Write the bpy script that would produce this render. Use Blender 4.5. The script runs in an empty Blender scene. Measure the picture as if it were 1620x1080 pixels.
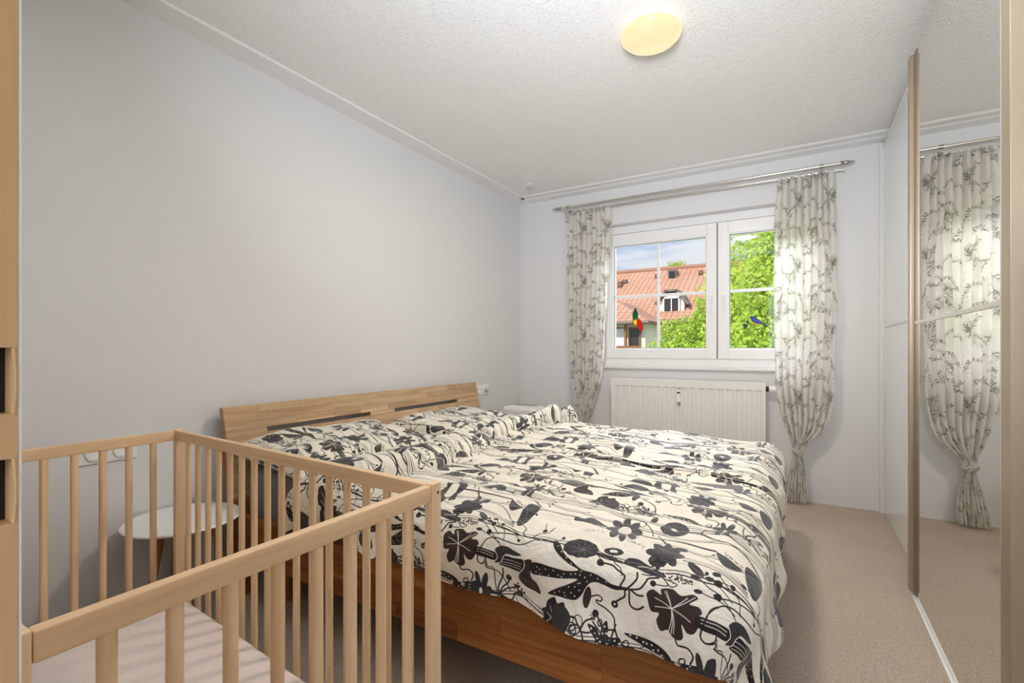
import bpy, bmesh, math, random
import numpy as np
from math import sin, cos, pi, radians
from mathutils import Vector, Matrix

SC = bpy.context.scene
COL = SC.collection
rnd = random.Random(7)

# ------------------------------------------------------------------ camera
cam_d = bpy.data.cameras.new('camera'); cam = bpy.data.objects.new('camera', cam_d); COL.objects.link(cam)
cam.location = (0, 0, 1.09); cam.rotation_euler = (radians(90), 0, radians(30.7))
cam_d.sensor_width = 36; cam_d.lens = 770 / 1620 * 36; cam_d.shift_y = 12 / 1620
cam_d.clip_start = .02; cam_d.clip_end = 300
SC.camera = cam

# ------------------------------------------------------------------ world, sun, area lights, exposure
SC.view_settings.view_transform = 'Standard'; SC.view_settings.look = 'None'
SC.view_settings.exposure = 0.24; SC.view_settings.gamma = 1.0; SC.view_settings.use_curve_mapping = False
SKY_STRENGTH = 0.76
SUN_STRENGTH = 3.1
WINDOW_FILL_W = 330
DOORWAY_FILL_W = 15
CEILING_FILL_W = 19
LAMP_W = 16
world = bpy.data.worlds.new('sky'); SC.world = world; world.use_nodes = True
wn, wl = world.node_tree.nodes, world.node_tree.links
wn.clear()
w_out = wn.new('ShaderNodeOutputWorld'); w_bg = wn.new('ShaderNodeBackground'); w_bg.inputs[1].default_value = SKY_STRENGTH
w_tc = wn.new('ShaderNodeTexCoord'); w_map = wn.new('ShaderNodeMapping'); w_map.inputs['Scale'].default_value = (1.2, 1.2, 7)
w_no = wn.new('ShaderNodeTexNoise'); w_no.inputs['Scale'].default_value = 2.3; w_no.inputs['Detail'].default_value = 7; w_no.inputs['Roughness'].default_value = .55
w_cr = wn.new('ShaderNodeValToRGB')
w_cr.color_ramp.elements[0].position = .38; w_cr.color_ramp.elements[0].color = (.30, .50, .92, 1)
w_cr.color_ramp.elements[1].position = .52; w_cr.color_ramp.elements[1].color = (.90, .94, 1.0, 1)
wl.new(w_tc.outputs['Generated'], w_map.inputs[0]); wl.new(w_map.outputs[0], w_no.inputs[0]); wl.new(w_no.outputs[0], w_cr.inputs[0])
wl.new(w_cr.outputs[0], w_bg.inputs[0]); wl.new(w_bg.outputs[0], w_out.inputs[0])

def light(name, kind, loc, energy, color=(1, 1, 1), size=None, look=None, rot=None, shape=None):
    d = bpy.data.lights.new(name, kind); d.energy = energy; d.color = color
    if size:
        d.shape = shape or 'RECTANGLE'; d.size = size[0]; d.size_y = size[1]
    o = bpy.data.objects.new(name, d); COL.objects.link(o); o.location = loc
    if look is not None:
        o.rotation_euler = (Vector(look) - Vector(loc)).to_track_quat('-Z', 'Y').to_euler()
    return o
# added fill light out of view, aimed at the ceiling like a bounced flash
light('ceiling_fill', 'AREA', (-.1, .05, 1.6), CEILING_FILL_W, (.93, .98, 1.07), (.4, .4), look=(-.6, 1.9, 2.7)).data.spread = radians(105)
sun = light('sun', 'SUN', (0, -10, 20), SUN_STRENGTH, (1, .95, .86), look=(4, 2, 10)); sun.data.angle = .01
# added area lamp, unseen above and outside the window, to strengthen the daylight
light('window_fill', 'AREA', (-.67, 5.7, 3.35), WINDOW_FILL_W, (.88, .94, 1.0), (2.8, 1.5), look=(-.67, 3.0, .9))
# added area lamp behind the camera, brightens the room through the doorway
light('doorway_fill', 'AREA', (-.05, -1.05, 1.45), DOORWAY_FILL_W, (.93, .98, 1.08), (.9, 1.5), look=(-.6, 3, 1.1))
light('ceiling_lamp_light', 'AREA', (-.56, 2.12, 2.385), LAMP_W, (1, .88, .70), (.24, .24), look=(-.56, 2.12, 0), shape='DISK')

# ------------------------------------------------------------------ material helpers
def s2l(c):
    return tuple((v / 255 / 12.92 if v / 255 <= .04045 else ((v / 255 + .055) / 1.055) ** 2.4) for v in c) + (1,)
class M:
    """small wrapper around a node material"""
    def __init__(s, name, rgb=(200, 200, 200), rough=.6, metal=0, spec=.5):
        s.m = bpy.data.materials.new(name); s.m.use_nodes = True
        s.n = s.m.node_tree.nodes; s.l = s.m.node_tree.links; s.b = s.n['Principled BSDF']; s.out = s.n['Material Output']
        s.b.inputs['Base Color'].default_value = s2l(rgb); s.b.inputs['Roughness'].default_value = rough
        s.b.inputs['Metallic'].default_value = metal; s.b.inputs['Specular IOR Level'].default_value = spec
    def new(s, t): return s.n.new('ShaderNode' + t)
    def coord(s, scale=(1, 1, 1), rot=(0, 0, 0), src='Object', loc=None):
        tc = s.new('TexCoord'); mp = s.new('Mapping'); mp.inputs['Scale'].default_value = scale; mp.inputs['Rotation'].default_value = rot
        s.l.new(tc.outputs[src], mp.inputs[0])
        if loc is not None: s.l.new(loc, mp.inputs['Location'])
        return mp.outputs[0]
    def noise(s, vec, scale, detail=4, rough=.5, dist=0):
        n = s.new('TexNoise'); n.inputs['Scale'].default_value = scale; n.inputs['Detail'].default_value = detail
        n.inputs['Roughness'].default_value = rough; n.inputs['Distortion'].default_value = dist
        s.l.new(vec, n.inputs['Vector']); return n.outputs[0]
    def ramp(s, fac, stops):
        r = s.new('ValToRGB'); e = r.color_ramp.elements
        while len(e) < len(stops): e.new(.5)
        for k, (p, c) in enumerate(stops): e[k].position = p; e[k].color = s2l(c)
        s.l.new(fac, r.inputs[0]); return r.outputs[0]
    def color(s, o): s.l.new(o, s.b.inputs['Base Color'])
    def bump(s, h, strength=.3, dist=.002):
        b = s.new('Bump'); b.inputs['Strength'].default_value = strength; b.inputs['Distance'].default_value = dist
        s.l.new(h, b.inputs['Height']); s.l.new(b.outputs[0], s.b.inputs['Normal']); return b
    def mix(s, fac, a, b, mode='MIX'):
        m = s.new('Mix'); m.data_type = 'RGBA'; m.blend_type = mode
        for sock, v in ((m.inputs[0], fac), (m.inputs[6], a), (m.inputs[7], b)):
            if hasattr(v, 'links'): s.l.new(v, sock)
            elif isinstance(v, tuple): sock.default_value = v
            else: sock.default_value = v
        return m.outputs[2]

MAT = {}
def simple(key, rgb, rough=.6, metal=0, spec=.5):
    MAT[key] = M(key, rgb, rough, metal, spec).m; return MAT[key]

# ------------------------------------------------------------------ mesh helpers
class MB:
    def __init__(s): s.v = []; s.f = []; s.bev = False
    def add(s, vs, fs):
        o = len(s.v); s.v += [tuple(p) for p in vs]; s.f += [tuple(i + o for i in f) for f in fs]; return s
    def box(s, x0, x1, y0, y1, z0, z1, bev=0):
        if x0 > x1: x0, x1 = x1, x0
        if y0 > y1: y0, y1 = y1, y0
        if bev:
            s.bev = True; bm = bmesh.new(); bmesh.ops.create_cube(bm, size=1)
            for v in bm.verts: v.co = Vector(((x0 + x1) / 2 + v.co.x * (x1 - x0), (y0 + y1) / 2 + v.co.y * (y1 - y0), (z0 + z1) / 2 + v.co.z * (z1 - z0)))
            bmesh.ops.bevel(bm, geom=bm.edges[:], offset=bev, segments=2 if bev < .02 else 5, affect='EDGES', profile=.5)
            bm.verts.index_update(); s.add([v.co[:] for v in bm.verts], [[v.index for v in f.verts] for f in bm.faces]); bm.free(); return s
        return s.add([(x, y, z) for z in (z0, z1) for y in (y0, y1) for x in (x0, x1)],
                     [(0, 2, 3, 1), (4, 5, 7, 6), (0, 1, 5, 4), (2, 6, 7, 3), (0, 4, 6, 2), (1, 3, 7, 5)])
    def prism(s, poly, axis, a0, a1):
        """extrude a 2D polygon along axis 'x','y','z'"""
        n = len(poly)
        def P(p, a): return {'x': (a, p[0], p[1]), 'y': (p[0], a, p[1]), 'z': (p[0], p[1], a)}[axis]
        vs = [P(p, a0) for p in poly] + [P(p, a1) for p in poly]
        fs = [tuple(range(n))[::-1], tuple(range(n, 2 * n))] + [(i, (i + 1) % n, n + (i + 1) % n, n + i) for i in range(n)]
        return s.add(vs, fs)
    def tube(s, pts, r, n=12, cap=True):
        pts = [Vector(p) for p in pts]; rs = r if isinstance(r, (list, tuple)) else [r] * len(pts)
        vs = []; fs = []; up = None
        for i, p in enumerate(pts):
            t = (pts[min(i + 1, len(pts) - 1)] - pts[max(i - 1, 0)]).normalized()
            if up is None: up = t.orthogonal().normalized()
            up = (up - t * up.dot(t)).normalized(); sd = t.cross(up)
            vs += [tuple(p + (up * cos(2 * pi * k / n) + sd * sin(2 * pi * k / n)) * rs[i]) for k in range(n)]
        for i in range(len(pts) - 1):
            for k in range(n): fs.append((i * n + k, i * n + (k + 1) % n, (i + 1) * n + (k + 1) % n, (i + 1) * n + k))
        if cap: fs += [tuple(range(n))[::-1], tuple(range((len(pts) - 1) * n, len(pts) * n))]
        return s.add(vs, fs)
    def lathe(s, prof, c, n=32, axis='z', sx=1, sy=1):
        """prof: (radius, height) list"""
        vs = []; fs = []; m = len(prof)
        for k in range(n):
            t = 2 * pi * k / n
            for r, h in prof:
                a, b = r * cos(t) * sx, r * sin(t) * sy
                vs.append({'z': (c[0] + a, c[1] + b, c[2] + h), 'y': (c[0] + a, c[1] + h, c[2] + b), 'x': (c[0] + h, c[1] + a, c[2] + b)}[axis])
        for k in range(n):
            k2 = (k + 1) % n
            for j in range(m - 1): fs.append((k * m + j, k2 * m + j, k2 * m + j + 1, k * m + j + 1))
        if prof[0][0] > 1e-6: fs.append(tuple(k * m for k in range(n))[::-1])
        if prof[-1][0] > 1e-6: fs.append(tuple(k * m + m - 1 for k in range(n)))
        return s.add(vs, fs)
    def grid(s, X, Y, Z, closeu=False):
        a, b = X.shape; vs = np.stack([X, Y, Z], -1).reshape(-1, 3).tolist()
        fs = [(i * b + j, (i + 1) * b + j, (i + 1) * b + j + 1, i * b + j + 1) for i in range(a - 1) for j in range(b - 1)]
        return s.add(vs, fs)
    def off(s, d): s.v = [(v[0] - d[0], v[1] - d[1], v[2] - d[2]) for v in s.v]; return s

ORG = {}
def build(name, mb, mat, parent=None, smooth=True, recalc=True, uv=None, local=False):
    """links one mesh object; mb is in world coordinates unless local"""
    o0 = ORG.get(parent.name, (0, 0, 0)) if parent and not local else (0, 0, 0)
    me = bpy.data.meshes.new(name); me.from_pydata([(v[0] - o0[0], v[1] - o0[1], v[2] - o0[2]) for v in mb.v], [], mb.f)
    me.materials.append(mat)
    if recalc:
        bm = bmesh.new(); bm.from_mesh(me); bmesh.ops.recalc_face_normals(bm, faces=bm.faces); bm.to_mesh(me); bm.free()
    if uv is not None:
        l = me.uv_layers.new(name='UVMap'); idx = np.empty(len(me.loops), int); me.loops.foreach_get('vertex_index', idx)
        l.data.foreach_set('uv', np.asarray(uv, dtype=float)[idx].ravel())
    o = bpy.data.objects.new(name, me); COL.objects.link(o)
    if smooth:
        me.shade_smooth() if hasattr(me, 'shade_smooth') else None
        try: me.set_sharp_from_angle(angle=radians(38))
        except Exception: pass
        if mb.bev: w = o.modifiers.new('weighted', 'WEIGHTED_NORMAL'); w.keep_sharp = True
    if parent: o.parent = parent; ORG[o.name] = o0
    return o
def tag(o, label=None, cat=None, group=None, kind=None):
    if label: o['label'] = label
    if cat: o['category'] = cat
    if group: o['group'] = group
    if kind: o['kind'] = kind
    return o
def thing(name, loc, label, cat, group=None):
    o = bpy.data.objects.new(name, None); COL.objects.link(o); o.location = loc; o.empty_display_size = .1
    ORG[o.name] = tuple(loc); return tag(o, label, cat, group)
def struct(name, mb, mat, **k): return tag(build(name, mb, mat, **k), kind='structure')
def copy_part(o, loc=None, rot=None, parent=None):
    c = o.copy(); COL.objects.link(c); c.parent = parent or o.parent
    if loc is not None: c.location = loc
    if rot is not None: c.rotation_euler = rot
    return c
def spl(pts, n=6, closed=False):
    """Catmull-Rom through 2D or 3D points"""
    P = [np.array(p, float) for p in pts]; out = []
    m = len(P); rng = range(m) if closed else range(m - 1)
    for i in rng:
        g = (lambda k: P[k % m]) if closed else (lambda k: P[min(max(k, 0), m - 1)])
        a, b, c, d = g(i - 1), g(i), g(i + 1), g(i + 2)
        for k in range(n):
            t = k / n; out.append(.5 * ((2 * b) + (c - a) * t + (2 * a - 5 * b + 4 * c - d) * t * t + (3 * b - a - 3 * c + d) * t ** 3))
    if not closed: out.append(P[-1])
    return np.array(out)

# ------------------------------------------------------------------ flat prints drawn by the script itself (cloth patterns)
class Print:
    """a repeating cloth print: w x h metres, drawn with numpy, px per metre"""
    def __init__(s, w, h, ppm, base, pal):
        s.w, s.h, s.ppm = w, h, ppm; s.W, s.H = int(round(w * ppm)), int(round(h * ppm)); s.pal = {k: np.array(s2l(v)[:3]) for k, v in pal.items()}
        s.a = np.zeros((s.H, s.W, 3)) + np.array(s2l(base)[:3])
    def _stamp(s, x0, y0, mask, col):
        ys = (np.arange(mask.shape[0]) + y0) % s.H; xs = (np.arange(mask.shape[1]) + x0) % s.W
        sub = s.a[np.ix_(ys, xs)]; m = mask[..., None]; s.a[np.ix_(ys, xs)] = sub * (1 - m) + s.pal[col] * m
    def poly(s, pts, col):
        p = np.asarray(pts) * s.ppm; x0, y0 = np.floor(p.min(0)).astype(int) - 1; x1, y1 = np.ceil(p.max(0)).astype(int) + 1
        gx, gy = np.meshgrid(np.arange(x0, x1) + .5, np.arange(y0, y1) + .5); ins = np.zeros(gx.shape, bool)
        q = np.roll(p, -1, 0)
        for (ax, ay), (bx, by) in zip(p, q):
            if ay == by: continue
            c = (ay > gy) != (by > gy); ins ^= c & (gx < (bx - ax) * (gy - ay) / (by - ay) + ax)
        s._stamp(x0, y0, ins.astype(float), col)
    def line(s, pts, w, col, taper=False):
        p = np.asarray(pts) * s.ppm; r0 = w * s.ppm / 2; n = len(p) - 1
        x0, y0 = np.floor(p.min(0) - r0).astype(int) - 1; x1, y1 = np.ceil(p.max(0) + r0).astype(int) + 2
        gx, gy = np.meshgrid(np.arange(x0, x1) + .5, np.arange(y0, y1) + .5); m = np.zeros(gx.shape)
        for i in range(n):
            a, b = p[i], p[i + 1]; r = r0 * (1 - .75 * i / n) if taper else r0
            d = b - a; L = d @ d + 1e-9; t = np.clip(((gx - a[0]) * d[0] + (gy - a[1]) * d[1]) / L, 0, 1)
            m = np.maximum(m, np.clip(r - np.hypot(gx - a[0] - t * d[0], gy - a[1] - t * d[1]) + .5, 0, 1))
        s._stamp(x0, y0, m, col)
    def dot(s, x, y, r, col): s.line([(x, y), (x + 1e-4, y)], 2 * r, col)
    def image(s, name):
        im = bpy.data.images.new(name, s.W, s.H, float_buffer=True); im.colorspace_settings.name = 'Linear Rec.709'
        px = np.ones((s.H, s.W, 4), np.float32); px[..., :3] = s.a; im.pixels.foreach_set(px.ravel()); im.update(); im.pack(); return im
# ------------------------------------------------------------------ materials
def paint(key, rgb, bump, scale, rough=.85):
    m = M(key, rgb, rough, spec=.25); v = m.coord()
    n = m.noise(v, scale, 5, .6); m.bump(n, bump, .004); MAT[key] = m.m
paint('wall_paint', (229, 229, 229), .10, 60)
paint('trim_paint', (242, 242, 241), .05, 60)
paint('outside_wall', (238, 232, 222), .2, 8)
m = M('roughcast', (244, 244, 243), .9, spec=.2); v = m.coord()
n1 = m.noise(v, 120, 3, .7); n2 = m.noise(v, 34, 4, .6, 1.0)
a = m.new('Math'); a.operation = 'ADD'; m.l.new(n1, a.inputs[0]); m.l.new(n2, a.inputs[1]); m.bump(a.outputs[0], .62, .006)
m.color(m.ramp(n1, [(.22, (212, 210, 206)), (.46, (246, 246, 245))])); MAT['roughcast'] = m.m
m = M('carpet', (205, 176, 148), .95, spec=.1); v = m.coord()
n1 = m.noise(v, 95, 5, .85); n2 = m.noise(v, 3.2, 3, .5)
c = m.mix(.5, m.ramp(n1, [(.33, (140, 116, 98)), (.5, (232, 210, 190)), (.64, (255, 244, 230))]), m.ramp(n2, [(.3, (216, 194, 174)), (.7, (232, 212, 194))]))
m.color(c); m.bump(n1, 1.0, .012); m.b.inputs['Sheen Weight'].default_value = .2; MAT['carpet'] = m.m

def wood(key, dark, mid, light_, axis, scale=1.0, rough=.45, rndtone=0, pore=.35):
    m = M(key, mid, rough, spec=.35)
    st = {'x': (1.2, 22, 22), 'y': (22, 1.2, 22), 'z': (22, 22, 1.2)}[axis]; st = tuple(k * scale for k in st)
    oi = m.new('ObjectInfo'); sc_ = m.new('VectorMath'); sc_.operation = 'SCALE'; sc_.inputs['Scale'].default_value = 37
    cb = m.new('CombineXYZ'); [m.l.new(oi.outputs['Random'], cb.inputs[k]) for k in range(3)]; m.l.new(cb.outputs[0], sc_.inputs[0])
    v = m.coord(st, loc=sc_.outputs[0])
    n1 = m.noise(v, 1.0, 6, .6, .8); n2 = m.noise(v, 6, 3, .6)
    c = m.ramp(n1, [(.28, dark), (.5, mid), (.72, light_)])
    c = m.mix(pore, c, m.ramp(n2, [(.35, dark), (.55, light_)]), 'MULTIPLY')
    if rndtone:
        hs = m.new('HueSaturation'); mr = m.new('MapRange'); mr.inputs['To Min'].default_value = 1 - rndtone; mr.inputs['To Max'].default_value = 1 + rndtone
        m.l.new(oi.outputs['Random'], mr.inputs['Value']); m.l.new(mr.outputs[0], hs.inputs['Value']); m.l.new(c, hs.inputs['Color']); c = hs.outputs[0]
    m.color(c); m.bump(n2, .12, .001); MAT[key] = m.m
for ax in 'xyz': wood('beech_' + ax, (216, 184, 146), (236, 206, 168), (246, 222, 188), ax, rough=.5, pore=.25)
wood('oak_y', (178, 146, 112), (204, 174, 138), (226, 200, 166), 'y', rndtone=.14, pore=.3)
wood('oak_x', (128, 78, 38), (164, 108, 56), (190, 134, 78), 'x', rndtone=.2, pore=.4, rough=.38)
wood('oak_z', (150, 96, 48), (176, 120, 68), (200, 146, 90), 'z', pore=.4)
wood('jamb_wood', (196, 156, 108), (212, 176, 130), (224, 190, 148), 'z', .7, rough=.4, pore=.15)
wood('outside_wood', (150, 100, 60), (176, 122, 78), (190, 140, 96), 'z')
simple('white_plastic', (244, 244, 242), .35); simple('white_lacquer', (240, 240, 240), .28); simple('radiator_white', (238, 236, 230), .35)
simple('dark', (22, 20, 18), .6); simple('slot_grey', (150, 148, 144), .6); simple('chrome', (215, 212, 206), .22, 1)
simple('steel', (170, 165, 158), .35, 1); simple('taupe_metal', (176, 160, 138), .38, .55); simple('taupe_dark', (140, 126, 106), .42, .55)
simple('aluminium', (226, 226, 224), .3, .8); simple('white_glass', (236, 240, 240), .07, 0, .5)
simple('upvc', (246, 246, 246), .3); simple('gasket', (120, 120, 120), .7); simple('marble_sill', (232, 230, 226), .25)
simple('pcb_grey', (205, 203, 198), .5); simple('carcass_white', (232, 231, 228), .5)
m = M('mirror', (232, 230, 224), .012, 1); MAT['mirror'] = m.m
m = M('pane_glass', (255, 255, 255), 0)                      # clear pane: mostly see-through, a little reflection
tr = m.new('BsdfTransparent'); gl = m.new('BsdfGlossy'); gl.inputs['Roughness'].default_value = .01; fr = m.new('Fresnel'); fr.inputs[0].default_value = 1.45
ml = m.new('Math'); ml.operation = 'MULTIPLY'; ml.inputs[1].default_value = .6; m.l.new(fr.outputs[0], ml.inputs[0])
mx = m.new('MixShader'); m.l.new(ml.outputs[0], mx.inputs[0]); m.l.new(tr.outputs[0], mx.inputs[1]); m.l.new(gl.outputs[0], mx.inputs[2]); m.l.new(mx.outputs[0], m.out.inputs[0]); MAT['pane_glass'] = m.m
m = M('lamp_glass', (255, 240, 205), .25); v = m.coord(); r = m.ramp(m.noise(v, 14, 2), [(.3, (255, 226, 168)), (.7, (255, 236, 190))])
m.l.new(r, m.b.inputs['Emission Color']); m.b.inputs['Emission Strength'].default_value = .74; m.b.inputs['Base Color'].default_value = s2l((120, 110, 90)); MAT['lamp_glass'] = m.m
def fabric(key, rgb, rough=.85, weave=900, wr=.3, wscale=7, wstr=.25):
    m = M(key, rgb, rough, spec=.2); v = m.coord()
    h = m.new('Math'); h.operation = 'ADD'; n1 = m.noise(v, weave, 2); n2 = m.noise(v, wscale, 5, .55, 1.2); ms = m.new('Math'); ms.operation = 'MULTIPLY'; ms.inputs[1].default_value = .05
    m.l.new(n1, ms.inputs[0]); m.l.new(ms.outputs[0], h.inputs[0]); m.l.new(n2, h.inputs[1]); m.bump(h.outputs[0], wstr, .03)
    m.b.inputs['Sheen Weight'].default_value = wr; MAT[key] = m; return m.m
MAT['crib_sheet'] = fabric('crib_sheet', (240, 226, 220), .8, wscale=9, wstr=.25)
MAT['grey_sheet'] = fabric('grey_sheet', (108, 102, 106), .8)

# ------------------------------------------------------------------ the room
XL, XR, YB, YF_, HC = -2.33, 1.07, 4.07, .09, 2.49
struct('floor', MB().box(XL - .1, XR + .1, -2.2, YB + .1, -.1, 0), MAT['carpet'], smooth=False)
struct('ceiling', MB().box(XL - .1, XR + .1, -2.2, YB + .4, HC, HC + .12), MAT['roughcast'], smooth=False)
struct('wall_left', MB().box(XL - .12, XL, -2.2, YB + .4, 0, HC), MAT['wall_paint'], smooth=False)
struct('wall_right', MB().box(XR, XR + .12, -2.2, YB + .4, 0, HC), MAT['wall_paint'], smooth=False)
struct('wall_hall', MB().box(XL - .1, XR + .1, -2.3, -2.2, 0, HC), MAT['wall_paint'], smooth=False)
WX0, WX1, WZ0, WZ1 = -1.50, .165, .945, 2.165
struct('wall_back', MB().box(XL, WX0, YB, YB + .36, 0, HC).box(WX1, XR, YB, YB + .36, 0, HC)
       .box(WX0, WX1, YB, YB + .36, 0, WZ0 - .03).box(WX0, WX1, YB, YB + .36, WZ1, HC), MAT['wall_paint'], smooth=False)
struct('wall_front', MB().box(XL, -.50, -.13, YF_, 0, HC).box(.48, XR, -.13, YF_, 0, HC).box(-.5, .48, -.13, YF_, 2.1, HC), MAT['wall_paint'], smooth=False)
# smooth plaster borders of the ceiling
struct('trim_1', MB().prism([(XL, HC + .01), (XL, HC - .010), (XL + .128, HC - .010), (XL + .135, HC - .004), (XL + .135, HC + .01)], 'y', YF_, YB), MAT['trim_paint'], smooth=False)
struct('trim_2', MB().prism([(YB, HC + .01), (YB, HC - .016), (YB - .10, HC - .016), (YB - .115, HC - .010), (YB - .175, HC - .010), (YB - .19, HC - .002), (YB - .19, HC + .01)], 'x', XL + .10, XR), MAT['trim_paint'], smooth=False)

# doorway: jamb with the two openings of its strike plate
dr = struct('door_1', MB().box(-.52, -.456, -.13, .108, 0, 2.1).box(.42, .48, -.13, .108, 0, 2.1).box(-.52, .48, -.13, .108, 2.1, 2.16), MAT['jamb_wood'], smooth=False)
j = MB(); hx0, hx1 = -.457, -.440
hz = [(.977, 1.019), (1.048, 1.091)]
j.box(hx0, hx1, -.13, .055, 0, 2.1); j.box(hx0, hx1, .055, .1085, 0, hz[0][0]); j.box(hx0, hx1, .055, .1085, hz[0][1], hz[1][0]); j.box(hx0, hx1, .055, .1085, hz[1][1], 2.1)
for z0, z1 in hz: j.box(hx0, hx1, .1062, .1085, z0, z1)
build('jamb', j, MAT['jamb_wood'], dr, smooth=False)
for z0, z1 in hz:
    lp = [( -.4405, .1068 + .0006 * sin(pi * k / 8) * 1.6, z0 + (z1 - z0) * k / 8) for k in range(9)]
    build('strike_lip', MB().tube(lp, .0011, 8), MAT['jamb_wood'], dr)
    build('latch_opening', MB().box(-.4562, -.4552, .055, .1062, z0, z1), MAT['dark'], dr, smooth=False)
build('seal', MB().box(-.452, -.4405, .1086, .1106, 0, 2.1, .0006), MAT['white_plastic'], dr)

# ------------------------------------------------------------------ window
wy = 4.17
wf = struct('window_1', MB().box(WX0, WX1, wy, wy + .07, WZ0, 1.012).box(WX0, WX1, wy, wy + .07, 2.10, WZ1).box(WX0, -1.462, wy, wy + .07, 1.012, 2.1)
            .box(.127, WX1, wy, wy + .07, 1.012, 2.1).box(-.583, -.561, wy + .004, wy + .07, 1.012, 2.1), MAT['upvc'], smooth=False)
build('roller_shutter_slot', MB().box(WX0 + .02, WX1 - .02, wy - .004, wy + .02, 2.10, 2.122, .003), MAT['upvc'], wf)
def sash(x0, x1, gx0, gx1, mux, hx):
    z0, z1, gz0, gz1 = 1.012, 2.095, 1.098, 1.992
    y0, y1 = wy - .018, wy + .05
    b = MB()
    def ring(ax0, ax1, az0, az1, bx0, bx1, bz0, bz1, ya, yb):
        b.box(ax0, bx0, ya, yb, az0, az1, .004); b.box(bx1, ax1, ya, yb, az0, az1, .004); b.box(bx0, bx1, ya, yb, bz1, az1, .004); b.box(bx0, bx1, ya, yb, az0, bz0, .004)
    ring(x0, x1, z0, z1, gx0 - .008, gx1 + .008, gz0 - .008, gz1 + .008, y0, y1)
    o = build('sash', b, MAT['upvc'], wf)
    b = MB(); b.box(gx0 - .009, gx0, y0 + .012, y1, gz0, gz1).box(gx1, gx1 + .009, y0 + .012, y1, gz0, gz1).box(gx0 - .009, gx1 + .009, y0 + .012, y1, gz1, gz1 + .009).box(gx0 - .009, gx1 + .009, y0 + .012, y1, gz0 - .009, gz0)
    build('glazing_bead', b, MAT['upvc'], o, smooth=False)
    b = MB(); b.box(gx0, gx0 + .003, y0 + .02, y0 + .03, gz0, gz1).box(gx1 - .003, gx1, y0 + .02, y0 + .03, gz0, gz1).box(gx0, gx1, y0 + .02, y0 + .03, gz1 - .003, gz1).box(gx0, gx1, y0 + .02, y0 + .03, gz0, gz0 + .003)
    build('gasket', b, MAT['gasket'], o, smooth=False)
    cols = [(gx0, mux - .011), (mux + .011, gx1)] if mux else [(gx0, gx1)]; rows = [(gz0, 1.534), (1.558, gz1)]
    for ca, cb_ in cols:
        for ra, rb in rows: build('pane', MB().box(ca, cb_, y0 + .032, y0 + .036, ra, rb), MAT['pane_glass'], o, smooth=False)
    if mux: build('glazing_bar', MB().box(mux - .011, mux + .011, y0 + .026, y0 + .042, gz0, gz1, .002), MAT['upvc'], o)
    for ca, cb_ in cols: build('glazing_bar', MB().box(ca, cb_, y0 + .026, y0 + .042, 1.534, 1.558, .002), MAT['upvc'], o)
    build('window_handle', MB().box(hx - .013, hx + .013, y0 - .008, y0 + .002, 1.44, 1.52, .004).tube([(hx, y0, 1.505), (hx, y0 - .035, 1.505), (hx, y0 - .045, 1.495), (hx, y0 - .046, 1.37)], [.008, .008, .009, .007], 10), MAT['white_plastic'], o)
sash(-1.486, -.576, -1.421, -.658, -1.040, -.617)
sash(-.568, .151, -.484, .070, None, -.525)
build('sash_gap', MB().box(-.5745, -.5695, wy - .006, wy + .004, 1.012, 2.095), MAT['gasket'], wf, smooth=False)
struct('trim_3', MB().box(WX0 - .03, WX1 + .03, YB - .035, YB, .925, .945, .003).box(WX0, WX1, YB, wy + .005, .915, .945, .001), MAT['marble_sill'])['label'] = 'pale marble window sill above the radiator'

# glass birds stuck on the panes
def sticker(name, label, pieces, lead):
    yy = wy + .0115
    def P(p): return pxy(960 + p[0] / 4.5, 350 + p[1] / 4.5, yy)
    c = P(lead[0]); t = thing(name, (c[0], yy, c[1]), label, 'window decoration')
    for nm, mat, pts in pieces:
        build(nm, MB().prism([P(p) for p in pts], 'y', yy, yy + .002), MAT[mat], t, smooth=False)
        q = [(*P(p),) for p in pts + pts[:1]]
        build('lead_line', MB().tube([(a, yy, b) for a, b in q], .0022, 6), MAT['dark'], t)
def pxy(px, py, Y):
    """where the photograph's point lies on the plane y = Y"""
    yw = radians(30.7); u = (px - 810) / 770; dx = -sin(yw) + u * cos(yw); dy = cos(yw) + u * sin(yw); k = Y / dy
    return (dx * k, 1.09 - (py - 552) / 770 * k)
def glassy(key, rgb):
    m = M(key, rgb, .3); m.b.inputs['Transmission Weight'].default_value = 0
    tl = m.new('BsdfTranslucent'); tl.inputs[0].default_value = s2l(rgb); mx = m.new('MixShader'); mx.inputs[0].default_value = .5
    m.l.new(m.b.outputs[0], mx.inputs[1]); m.l.new(tl.outputs[0], mx.inputs[2]); m.l.new(mx.outputs[0], m.out.inputs[0]); MAT[key] = m.m
glassy('glass_green', (20, 130, 80)); glassy('glass_yellow', (250, 220, 60)); glassy('glass_red', (235, 50, 20)); glassy('glass_blue', (30, 80, 200)); glassy('glass_teal', (60, 130, 160)); glassy('glass_darkgreen', (40, 90, 60))
sticker('glass_parrot', 'green, yellow and red stained glass parrot hanging on the left window sash',
        [('head', 'glass_green', [(185, 655), (195, 635), (210, 632), (222, 655), (218, 690), (196, 700), (184, 680)]),
         ('breast', 'glass_yellow', [(184, 690), (196, 702), (215, 692), (217, 730), (205, 745), (188, 722)]),
         ('wing', 'glass_red', [(218, 690), (240, 705), (252, 735), (256, 770), (242, 788), (226, 765), (216, 730)]),
         ('tail', 'glass_teal', [(226, 768), (242, 788), (250, 775), (244, 800), (232, 792)]),
         ('crest', 'glass_teal', [(196, 632), (204, 612), (212, 630)])], [(220, 700)])
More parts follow.
